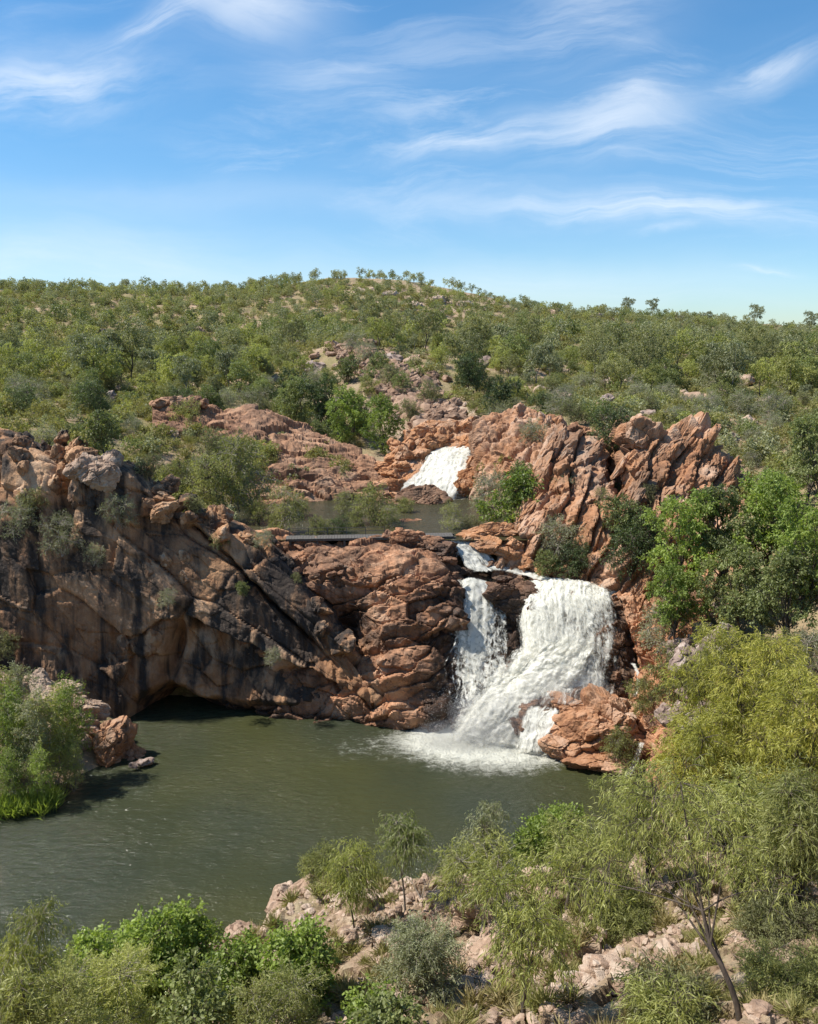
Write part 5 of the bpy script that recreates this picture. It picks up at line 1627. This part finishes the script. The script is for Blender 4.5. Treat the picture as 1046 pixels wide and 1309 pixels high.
        if Y > 90 or px > 980: p[2] = ground_z([p[0]], [Y])[0]
        shrub(kind, p - [0, 0, .1], s, lab)


def loose_shrubs():
    """shrubs dotted over the ground around the gorge rim"""
    rs = np.random.RandomState(12)
    n = 0
    spots = []
    for _ in range(4000):
        if n >= 115: break
        y = 57 + 55 * rs.rand() ** 1.1; x = rs.uniform(-1, 1) * (3 + .52 * y)
        su = poly_sd(np.array([x]), np.array([y]), UPPER)[0]
        if su < 1.2 or (abs(x) < 9 and y < 66): continue
        if -1 < x < 22 and 53 < y < 70: continue
        if abs(x - 1) < 6 and 74 < y < 110: continue
        if -24 < x < -4 and 70 < y < 84 and rs.rand() < .85: continue
        if any((x - a) ** 2 + (y - b) ** 2 < 2.4 for a, b in spots): continue
        spots.append((x, y)); n += 1
        z = ground_z([x], [y])[0]
        kind = rs.choice(['grey', 'olive', 'green', 'yellow', 'dark'], p=[.36, .30, .10, .18, .06])
        where = 'left rim behind the tall cliff' if x < -6 else ('strip behind the upper waterfall' if x < 12 else 'slope right of the rock towers')
        word = {'grey': 'grey-green', 'olive': 'olive', 'green': 'green', 'yellow': 'yellowish', 'dark': 'dark green'}[kind]
        shrub(kind, (x, y, z - .1), rs.uniform(.55, 1.5), f"{word} shrub on the {where}", group=f"{word} shrubs on the {where}")


def rim_boulders():
    """pale boulders lying among the shrubs of the rim"""
    rs = np.random.RandomState(19); protos = []
    for i in range(6):
        P, F, t = poly_boulder(3200 + i, 4, 13, (1.1, .9, .85), 22); protos.append([mesh_data("rim_block", P, F, mt, {'tint': t}) for mt in (M_rock_pink, M_rock_grey)])
    n = 0
    while n < 90:
        y = 58 + 46 * rs.rand(); x = rs.uniform(-1, 1) * (3 + .5 * y)
        if poly_sd(np.array([x]), np.array([y]), UPPER)[0] < 1.5 or (-2 < x < 24 and y < 72) or (abs(x) < 9 and y < 66): continue
        s = .3 + .8 * rs.rand() ** 2; n += 1; z = ground_z([x], [y])[0]
        j = rs.randint(2); o = link("boulder", protos[rs.randint(6)][j], None, (x, y, z + s * .2)); o.scale = (s, s, s); o.rotation_euler = rs.uniform(-.5, .5), rs.uniform(-.5, .5), rs.uniform(0, 6)
        wh = 'left rim among the shrubs' if x < -4 else 'rim right of the upper waterfall'
        tag(o, f"{'pinkish' if j == 0 else 'pale grey'} boulder lying on the {wh}", "boulder", f"{'pinkish' if j == 0 else 'pale grey'} boulders on the {wh}")


# dark and bright trees at the mouth of the gully
def gully_trees():
    mk_ = lambda leaf, seed, **k_: proto_meshes("gully_tree", M_bark, leaf, seed=seed, **{**dict(H=6, Rr=2.6, base=.12, lobes=9, twigs=420, lpt=18, L=.2, Wd=.1, tl=.5, sag=.2, droop=.25, tr=.09, stems=2, lobe_r=.42, squash=.85), **k_})
    d1, b1, g1 = mk_(M_dark, 61), mk_(M_bright, 62), mk_(M_green, 63)
    for m, px, py, Y, s, lab in [(g1, 380, 552, 92, .95, "rounded green tree at the left of the gully trees"), (d1, 415, 560, 91, 1.05, "tall dark green tree in the middle of the gully trees"),
                                 (b1, 448, 570, 88, .95, "bright green tree above the layered outcrop"), (b1, 488, 588, 85, .95, "bright bushy tree nearest the upper waterfall"),
                                 (d1, 462, 566, 90, .7, "dark tree tucked behind the bright trees by the upper waterfall"), (d1, 372, 535, 100, .85, "dark tree at the back of the gully trees"),
                                 (g1, 515, 520, 104, .5, "small dull green tree on the scree above the upper waterfall"), (d1, 640, 540, 90, .8, "dark tree on the rim above the orange wall"),
                                 (d1, 600, 515, 105, .9, "dark tree at the top right of the scree"), (g1, 600, 500, 112, .7, "green tree at the right edge of the scree")]:
        q = W(px, py, Y); q[2] = ground_z([q[0]], [Y])[0] - .1
        plant("gully_tree", m, q, lab, 'tree', None, rs_rot(), s)


def rs_rot(): return _rs.uniform(0, 6.28)


# the bright broad-leaved trees of the right bank
def right_bank_trees():
    mk_ = lambda seed, leaf=M_bright, **k_: proto_meshes("fig_tree", M_bark, leaf, seed=seed, **{**dict(H=6, Rr=2.9, base=.16, lobes=13, twigs=430, lpt=20, L=.19, Wd=.10, tl=.5, sag=.2, droop=.28, tr=.11, stems=2, lobe_r=.26, squash=.8, twig_r=.009), **k_})
    a, b, c = mk_(71), mk_(72, M_green), mk_(73, lobes=15)
    for m, px, py, Y, s, lab in [(a, 868, 745, 49.5, .92, "bright green tree leaning over the rock bank beside the main waterfall"), (b, 920, 730, 50, 1.0, "bright green tree behind the pale bank stones right of the falls"),
                                 (a, 975, 720, 49, 1.0, "broad bright green tree in the middle of the right bank"), (c, 1035, 775, 42.5, 1.0, "large bright green tree at the right edge of the picture"),
                                 (c, 862, 815, 47.5, .75, "smaller green tree nearest the rock steps of the right bank"), (b, 935, 790, 45.5, .8, "dark green tree low in the middle of the right bank"),
                                 (b, 1000, 800, 42.5, .85, "shaded green tree just above the willowy tree"), (b, 1040, 640, 54, .95, "deep green tree high at the right edge below the plateau"), (a, 1075, 720, 46, 1.0, "bright green tree half outside the right edge"),
                                 (c, 990, 680, 53, .7, "small bright tree at the top of the right bank below the towers")]:
        q = W(px, py, Y); q[2] = max(q[2] - .5, ground_z([q[0]], [Y])[0] - .1) if px > 880 else q[2]
        plant("bank_tree", m, q, lab, 'tree', None, rs_rot(), s)


# reeds and saplings of the left bank
def left_bank():
    mk_ = lambda seed, leaf, **k_: proto_meshes("bank_sapling", M_bark_pale, leaf, seed=seed, **{**dict(H=6.4, Rr=1.3, base=.1, lobes=11, twigs=340, lpt=18, L=.16, Wd=.05, tl=.45, sag=.1, droop=.1, tr=.035, stems=3, lobe_r=.45, squash=1.1, twig_r=.006), **k_})
    a, b, g = mk_(81, M_bright), mk_(82, M_gum), mk_(83, M_grey)
    for m, px, py, Y, s, lab in [(a, 95, 985, 44.3, .92, "tallest bright green sapling at the water edge of the left bank"), (b, 72, 1000, 43.0, .85, "olive sapling left of the tallest bright one"), (g, 50, 1005, 42.6, .85, "grey-green sapling in the middle of the left bank"),
                                 (a, 25, 1000, 43.2, .95, "bright sapling at the left edge of the left bank"), (b, 5, 985, 45, 1.0, "olive sapling partly cut by the left edge"), (a, 55, 1030, 41.2, .55, "low bright bush nearest the water on the left bank"),
                                 (a, 15, 1035, 41, .6, "low bright bush at the lower left bank"), (b, 95, 1010, 42.8, .5, "low olive bush overhanging the pool from the left bank"), (g, 30, 960, 46, .85, "grey sapling behind the left bank thicket"), (b, 85, 965, 46, .7, "olive sapling behind the tallest bright one"),
                                 (a, -30, 1010, 43, 1.0, "bright sapling just outside the left edge")]:
        q = W(px, py, Y); q[2] = max(q[2], -.05)
        plant("bank_sapling", m, q, lab, 'sapling', None, rs_rot(), s)
    rs = np.random.RandomState(8)
    n = 600; a_ = rs.uniform(0, 6.28, n); e = rs.uniform(.7, 1.5, n)
    D = np.stack([np.cos(a_) * np.cos(e), np.sin(a_) * np.cos(e), np.sin(e)], 1)
    V, F = leaf_quads(rs.normal(size=(n, 3)) * [.45, .3, .02], D, 1.3, .05, rs)
    me = mesh_data("reed_blades", V, F, M_bright, {'tint': np.repeat(rs.rand(n), 4)})
    for px, py, Y, lab in [(28, 1040, 40.8, "clump of long green reeds at the water edge on the left bank"), (60, 1032, 41.3, "second reed clump right of the long green reeds"), (5, 1042, 40.7, "reed clump at the left edge of the picture")]:
        q = W(px, py, Y); o = link("reed_clump", me, None, (q[0], q[1], -.05)); tag(o, lab, "reeds"); o.rotation_euler = (0, 0, rs_rot())


gorge_shrubs(); loose_shrubs(); rim_boulders(); gully_trees(); right_bank_trees(); left_bank()
# ---------------------------------------------------------------- foreground slope
def foreground_stones():
    rs = np.random.RandomState(21)
    # countless small stones: one mass
    parts = []; m = 6500
    y = rs.uniform(15, 32, m); x = rs.uniform(-8, 18, m)
    z = ground_z(x, y); ok = (z > .6) & (x > -7.5 + (28 - y) * .1)
    for xx, yy, zz in zip(x[ok], y[ok], z[ok]):
        if fbm(np.array([[xx / 3.5, yy / 3.5, 1.0]]), 2)[0] < -.12: continue
        s = .05 + .17 * rs.rand() ** 2.4
        P, F, t = poly_boulder(2000 + rs.randint(40), 2, 12, (s * 1.2, s, s * .7), 22)
        P = P @ rotm(rs.uniform(-.5, .5), rs.uniform(-.5, .5), rs.uniform(0, 6)).T
        parts.append((P + [xx, yy, zz + s * .15], F, {'tint': t * .4 + rs.rand() * .6}))
    V, F, A = join(parts)
    tag(mk("rubble", V, F, M_rock_pink, attrs=A), "small pinkish broken stones over the near slope", "rubble", kind='stuff')
    # larger angular blocks
    protos = []
    for i in range(8):
        P, F, t = poly_boulder(2100 + i, 4, 12, (1.25, 1.0, .75), 24)
        protos.append(mesh_data("block", P, F, M_rock_pink, {'tint': t}))
    k = 0
    for _ in range(900):
        if k >= 95: break
        yy = rs.uniform(16, 31); xx = rs.uniform(-7, 15)
        zz = ground_z([xx], [yy])[0]
        if zz < .8: continue
        if fbm(np.array([[xx / 4, yy / 4, 7.0]]), 2)[0] < .0: continue
        s = .16 + .36 * rs.rand() ** 2.0; k += 1
        o = link("boulder", protos[rs.randint(8)], None, (xx, yy, zz + s * .1)); o.scale = (s, s, s); o.rotation_euler = rs.uniform(-.5, .5), rs.uniform(-.5, .5), rs.uniform(0, 6)
        big = 'larger' if s > .34 else 'small'
        wh = 'headland beside the pool' if xx < 1 else 'slope under the near trees'
        tag(o, f"{big} angular pinkish block on the {wh}", "boulder", f"{big} blocks on the {wh}")
    # the headland's crag over the water
    parts = []
    for (px, py, Y, s, rot) in [(395, 1150, 29.2, (1.3, 1.0, 1.1), (0, -10, 10)), (375, 1165, 29.2, (.9, .9, .9), (10, 0, 30)), (420, 1135, 29.6, (1.1, .9, .7), (0, 10, 0)), (385, 1190, 28.0, (1.1, 1.0, 1.0), (0, -15, 0)), (350, 1205, 28.2, (.9, .8, .9), (0, -20, 20)),
                                (330, 1225, 27.4, (.9, .9, .7), (0, -10, 0)), (290, 1222, 28.2, (1.0, .8, .6), (0, -5, 0)), (420, 1175, 27.6, (1.0, .8, .8), (0, 10, 0)), (400, 1215, 26.2, (1.1, .9, .9), (20, 0, 0)), (365, 1140, 30.0, (.7, .7, .7), (0, 0, 0)), (310, 1240, 26.6, (.8, .8, .6), (0, 0, 0)),
                                (445, 1205, 26, (.9, .8, 1.2), (0, 20, 0)), (470, 1195, 26, (.8, .8, 1.1), (0, 15, 0)), (460, 1240, 24.6, (.9, .8, .8), (0, 0, 0)), (270, 1212, 28.6, (.6, .6, .45), (0, 0, 0)), (262, 1228, 28.2, (.9, .7, .6), (0, 0, 20)), (285, 1240, 27.4, (.9, .7, .6), (0, 0, 0)), (320, 1200, 28.8, (1.0, .8, .7), (0, 0, 50))]:
        P, F, t = slab(W(px, py, Y) - [0, 0, .35], s, rot, 2200 + px, 5, 13, 24)
        parts.append((P, F, {'tint': t * .6 + rs.rand() * .4}))
    V, F, A = join(parts)
    tag(mk("rock_outcrop", V, F, M_rock_pink, attrs=A, recentre=True), "cracked pink crag at the tip of the near headland above the pool", "rock outcrop")
    for lab, items in [("smooth pale slabs below the leaning slim tree on the near slope", [(640, 1180, 25, (1.3, 1.0, .6), (0, 15, 10)), (610, 1165, 25.8, (1.2, 1.0, .6), (0, 10, 0)), (580, 1180, 25, (1.0, .9, .5), (0, 10, 0)), (560, 1205, 24, (.9, .9, .5), (0, 0, 0))]),
                       ("pale stone blocks under the dark-trunked tree at the right", [(965, 1105, 25.6, (.9, .7, .7), (0, 0, 10)), (990, 1112, 25.3, (.6, .5, .5), (0, 10, 0)), (945, 1100, 26, (.5, .5, .4), (0, 0, 0))]),
                       ("pale weathered boulder between the green trees and the willowy tree", [(930, 805, 43.8, (.8, .8, .7), (0, 25, 0)), (905, 825, 43.6, (.8, .7, .7), (0, 15, 0)), (880, 835, 43.6, (.8, .8, .9), (0, 0, 0)), (895, 915, 40.6, (.8, .7, .8), (0, 10, 0)), (870, 905, 42, (.6, .6, .6), (0, 0, 0))]),
                       ("flat slabs near the bottom edge beside the slim tree's trunk", [(740, 1275, 20, (.8, .6, .35), (0, 8, 20)), (770, 1262, 20.4, (.7, .6, .3), (0, 8, 0)), (720, 1295, 19.4, (.6, .5, .4), (0, 0, 0)), (690, 1255, 21, (.6, .5, .4), (0, 0, 0))])]:
        parts = []
        for j, (px, py, Y, s, rot) in enumerate(items):
            q = W(px, py, Y); q[2] = max(q[2] - .3, ground_z([q[0]], [Y])[0])
            P, F, t = slab(q, s, rot, 2300 + px, 5, 12, 24); parts.append((P, F, {'tint': t}))
        V, F, A = join(parts)
        tag(mk("boulder", V, F, M_rock_grey if 'weathered' in lab else M_rock_pink, attrs=A, recentre=True), lab, "rock")


def foreground_grass():
    rs = np.random.RandomState(31)
    tv, tf, tt = TUFT; acc = {0: [], 1: []}
    m = 2600; y = rs.uniform(14, 50, m); x = rs.uniform(-10, 24, m); z = ground_z(x, y)
    for xx, yy, zz in zip(x, y, z):
        if zz < .5 or (yy > 33 and xx < 11): continue
        if fbm(np.array([[xx / 3, yy / 3, 5.0]]), 2)[0] < -.05: continue
        s = rs.uniform(.45, 1.1); a = rs.uniform(0, 6.28); c, sn = math.cos(a) * s, math.sin(a) * s
        M = np.array([[c, -sn, 0], [sn, c, 0], [0, 0, s * rs.uniform(.8, 1.4)]])
        acc[int(rs.rand() < .45)].append((tv @ M.T + [xx, yy, zz - .03], tf, {'tint': np.clip(tt * .7 + rs.uniform(0, .35), 0, 1)}))
    for i, mat, lab in [(0, M_spinifex, "green-gold grass tufts among the near stones"), (1, M_straw, "dry straw-coloured grass among the near stones")]:
        V, F, A = join(acc[i]); tag(mk("grass", V, F, mat, attrs=A), lab, "grass", kind='stuff')


def world_plant(name, leaf, bark, foot, label, cat='tree', s=1.0, rz=0.0, **kw):
    m = proto_meshes(name, bark, leaf, **kw)
    return plant(name, m, foot, label, cat, None, rz, s)


WEEP = dict(base=.22, lobes=18, twigs=1000, lpt=26, L=.21, Wd=.030, tl=.6, sag=.32, droop=.36, tr=.12, stems=2, lobe_r=.24, squash=.8, twig_r=.006, spread=.10)
GUM = dict(base=.42, lobes=7, twigs=260, lpt=26, L=.18, Wd=.026, tl=.65, sag=.6, droop=.8, tr=.06, stems=1, lobe_r=.36, squash=.8, twig_r=.006, spread=.10)
BROAD = dict(base=.12, lobes=10, twigs=420, lpt=18, L=.13, Wd=.085, tl=.42, sag=.1, droop=.15, tr=.05, stems=3, lobe_r=.38, squash=.85, twig_r=.006, spread=.14)
FEATHER = dict(base=.10, lobes=8, twigs=420, lpt=34, L=.11, Wd=.024, tl=.42, sag=.1, droop=.05, tr=.03, stems=4, lobe_r=.42, squash=.9, twig_r=.005, spread=.12)


def foot(px, py, Y, sink=.1):
    """on the ground below a place in the view, at distance Y"""
    q = W(px, py, Y); q[2] = ground_z([q[0]], [Y])[0] - sink
    return q


def top_height(px, py, Y):
    """height above the ground of a place in the view at distance Y"""
    q = W(px, py, Y); return float(q[2] - ground_z([q[0]], [Y])[0])


def front_trees():
    T = world_plant
    def tree(kind, leaf, bark, px, topy, Y, width_px, label, seed, cat='tree', name='tree', **kw):
        f = foot(px, topy, Y); H = max(.8, top_height(px, topy, Y)); Rr = width_px / 2 / FPX * (Y * CT + (CAMZ - f[2] - H * .6) * ST)
        p = dict(kind); p.update(kw)
        return T(name, leaf, bark, f, label, cat, 1.0, rs_rot() if 'sites' not in kw and 'lean' not in kw else 0.0, seed=seed, H=H, Rr=Rr, **p)
    # willowy yellow-green trees at the right
    tree(WEEP, M_acacia, M_bark, 965, 800, 31, 225, "large willowy yellow-green tree filling the right side beside the bank", 11, twigs=1050)
    tree(WEEP, M_acacia, M_bark, 905, 905, 29, 170, "yellow-green willowy tree leaning out over the pool at the right", 12, twigs=750)
    tree(WEEP, M_acacia, M_bark, 1040, 850, 27, 170, "willowy yellow-green tree cut by the right edge of the picture", 13, twigs=800)
    tree(WEEP, M_gum, M_bark, 960, 1000, 24, 190, "olive willowy tree with a dark trunk above pale stone blocks", 14, base=.4, twigs=420)
    tree(WEEP, M_yellow, M_bark, 1030, 990, 21.5, 130, "long-leaved grey-green tree at the lower right edge", 15, base=.38, twigs=380)
    tree(WEEP, M_gum, M_bark, 830, 985, 26.5, 150, "olive tree hanging over the water left of the willowy trees", 16, base=.3, twigs=230)
    # middle of the near slope
    tree(BROAD, M_bright, M_bark, 705, 1035, 30, 110, "rounded dark-bright green tree at the pool's near shore", 17, twigs=520)
    tree(GUM, M_grey, M_bark, 625, 1025, 29, 60, "thin grey-green tree standing at the near shore left of the rounded green tree", 18, base=.3)
    tree(WEEP, M_gum, M_bark_pale, 625, 1075, 24.5, 150, "drooping olive tree with pale forked stems on the near slope", 19, base=.42, twigs=170, lobes=11, lobe_r=.22)
    tree(WEEP, M_gum, M_bark, 740, 1050, 25, 130, "drooping green tree behind the slim weeping tree", 20, base=.45, twigs=130, lobes=10, lobe_r=.22)
    tree(WEEP, M_gum, M_bark, 675, 1105, 18.5, 180, "slim weeping gum with a forked dark trunk at the bottom middle", 21, base=.5, twigs=220, tr=.075, stems=1, lobes=11, L=.2, droop=.6, lobe_r=.22)
    # slender gum with the small round head
    tree(GUM, M_green, M_bark_pale, 518, 1045, 25.5, 62, "slender pale-stemmed tree with a small round head before the pool", 22, base=.72, lobes=5, twigs=150, tr=.045)
    tree(GUM, M_gum, M_bark, 452, 1085, 24, 80, "spindly sapling with a loose crown on the headland", 23, base=.5, lobes=6, twigs=200, tr=.045)
    tree(FEATHER, M_yellow, M_bark, 410, 1090, 29.4, 52, "round yellow-green bush on the tip of the headland", 24, 'shrub', 'shrub')
    tree(FEATHER, M_yellow, M_bark, 455, 1100, 29, 70, "low yellowish bush on the headland behind the spindly sapling", 25, 'shrub', 'shrub')
    # bare leaning tree at the right front
    f = foot(948, 1309, 16.0)
    tip = W(800, 1010, 18.5) - f
    sites = [(*(W(px, py, Y) - f), r) for px, py, Y, r in [(800, 1055, 18.4, .75), (835, 1020, 18.4, .8), (870, 1000, 18, .7), (905, 1045, 17.6, .7), (780, 1100, 18.4, .65), (760, 1140, 18.3, .5), (845, 1090, 17.6, .6), (930, 1085, 17, .55), (985, 1140, 16.4, .45), (720, 1120, 18.5, .4)]]
    T('tree', M_gum, M_bark, f, "sparse leaning tree with long dark bare limbs at the lower right", 'tree', 1.0, 0.0, seed=26, H=float(tip[2]), Rr=2.0, **{**GUM, 'sites': sites, 'twigs': 240, 'tr': .085, 'base': .5, 'lean': (-2.2, 1.2), 'lpt': 22, 'tl': .7, 'droop': .7, 'L': .19, 'Wd': .024})
    # bottom left thicket
    tree(BROAD, M_bright, M_bark, 195, 1160, 23, 150, "big-leaved bright green tree in the middle of the lower left thicket", 31, twigs=620)
    tree(BROAD, M_bright, M_bark, 110, 1175, 22, 110, "big-leaved bright green tree left in the lower left thicket", 32, twigs=420)
    tree(BROAD, M_bright, M_bark, 240, 1165, 24, 70, "bright green shoots at the right of the lower left thicket", 33, twigs=240)
    tree(FEATHER, M_gum, M_bark_pale, 140, 1210, 19.5, 150, "feathery pale green shrub in front of the lower left thicket", 34, 'shrub', 'shrub', twigs=520)
    tree(GUM, M_gum, M_bark_pale, 20, 1148, 20, 90, "pale grey-green sapling at the lower left edge", 35, base=.35, twigs=260)
    tree(WEEP, M_yellow, M_bark, 5, 1235, 17, 110, "yellowish drooping bush at the bottom left corner", 36, 'shrub', 'shrub', twigs=320, base=.1)
    tree(FEATHER, M_yellow, M_bark, 70, 1250, 17, 110, "yellow-green feathery shrub along the bottom left", 37, 'shrub', 'shrub')
    tree(BROAD, M_bright, M_bark, 385, 1180, 20.5, 95, "upright bright green bush below the headland crag", 38, twigs=400, base=.06)
    tree(BROAD, M_bright, M_bark, 305, 1205, 21.5, 90, "bright green bush between the thicket and the headland", 39, twigs=360, base=.06)
    tree(FEATHER, M_yellow, M_bark_pale, 350, 1250, 18, 120, "yellow-green feathery shrub at the bottom below the bright bushes", 40, 'shrub', 'shrub')
    tree(BROAD, M_green, M_bark, 240, 1245, 18, 110, "green leafy bush at the bottom left of centre", 41, 'shrub', 'shrub', twigs=360)
    tree(BROAD, M_bright, M_bark, 470, 1280, 18.5, 55, "small vivid green bush at the bottom edge", 42, 'shrub', 'shrub', twigs=140)
    tree(FEATHER, M_grey, M_bark_pale, 540, 1190, 20.5, 105, "feathery grey-green shrub left of the slim weeping gum", 43, 'shrub', 'shrub', twigs=480)
    tree(BROAD, M_green, M_bark, 500, 1285, 17.5, 80, "low dull green bush at the bottom edge left of the gum", 44, 'shrub', 'shrub', twigs=200)
    tree(FEATHER, M_yellow, M_bark, 800, 1150, 24, 90, "fine yellow-green shrub behind the leaning tree", 45, 'shrub', 'shrub')
    tree(FEATHER, M_olive, M_bark, 1000, 1150, 21, 130, "fine olive shrub below the dark-trunked tree at the right", 46, 'shrub', 'shrub', twigs=480)
    tree(BROAD, M_olive, M_bark, 860, 1235, 16.5, 110, "leafy olive bush at the bottom beside the leaning tree's foot", 47, 'shrub', 'shrub', twigs=300, Wd=.03, L=.16)
    tree(WEEP, M_gum, M_bark, 850, 1260, 15.5, 90, "long-leaved bush at the bottom edge right of centre", 48, 'shrub', 'shrub', twigs=160, base=.1)
    tree(FEATHER, M_yellow, M_bark, 1010, 1235, 17, 110, "yellowish fine-leaved shrub at the bottom right corner", 49, 'shrub', 'shrub')
    tree(FEATHER, M_olive, M_bark, 590, 1080, 29, 60, "low olive shrub at the near shore beside the grey-green tree", 50, 'shrub', 'shrub')
    tree(FEATHER, M_olive, M_bark, 780, 1120, 26, 80, "low olive shrub between the near slope trees", 51, 'shrub', 'shrub')
    # dead grey branches by the shore
    for lab, px, py, Y, sd in [("bare grey dead branch on the slope left of the drooping olive tree", 540, 1140, 26.5, 5), ("bare twiggy dead shrub near the headland's foot", 283, 1200, 27.5, 6), ("bare dead limbs at the right among the stones", 985, 1260, 17.5, 7)]:
        rs = np.random.RandomState(sd); f = foot(px, py, Y); tb = []
        for i in range(5):
            e = np.array([rs.uniform(-1, 1), rs.uniform(-.5, .5), rs.uniform(.6, 1.5)]); p = bez(np.zeros(3), e * .5 + rs.normal(size=3) * .15, e, 6); tb.append(tube(p, .03, .006, 4))
            for j in range(3):
                s0 = p[2 + j]; d = rs.normal(size=3) * .35; d[2] = abs(d[2]); tb.append(tube(bez(s0, s0 + d * .5, s0 + d, 4), .01, .003, 3))
        V, F, _ = join(tb); o = mk("dead_branch", V, F, M_bark_pale, smooth=True); o.location = [float(v) for v in f]; tag(o, lab, "dead branch")


foreground_stones(); foreground_grass(); front_trees()
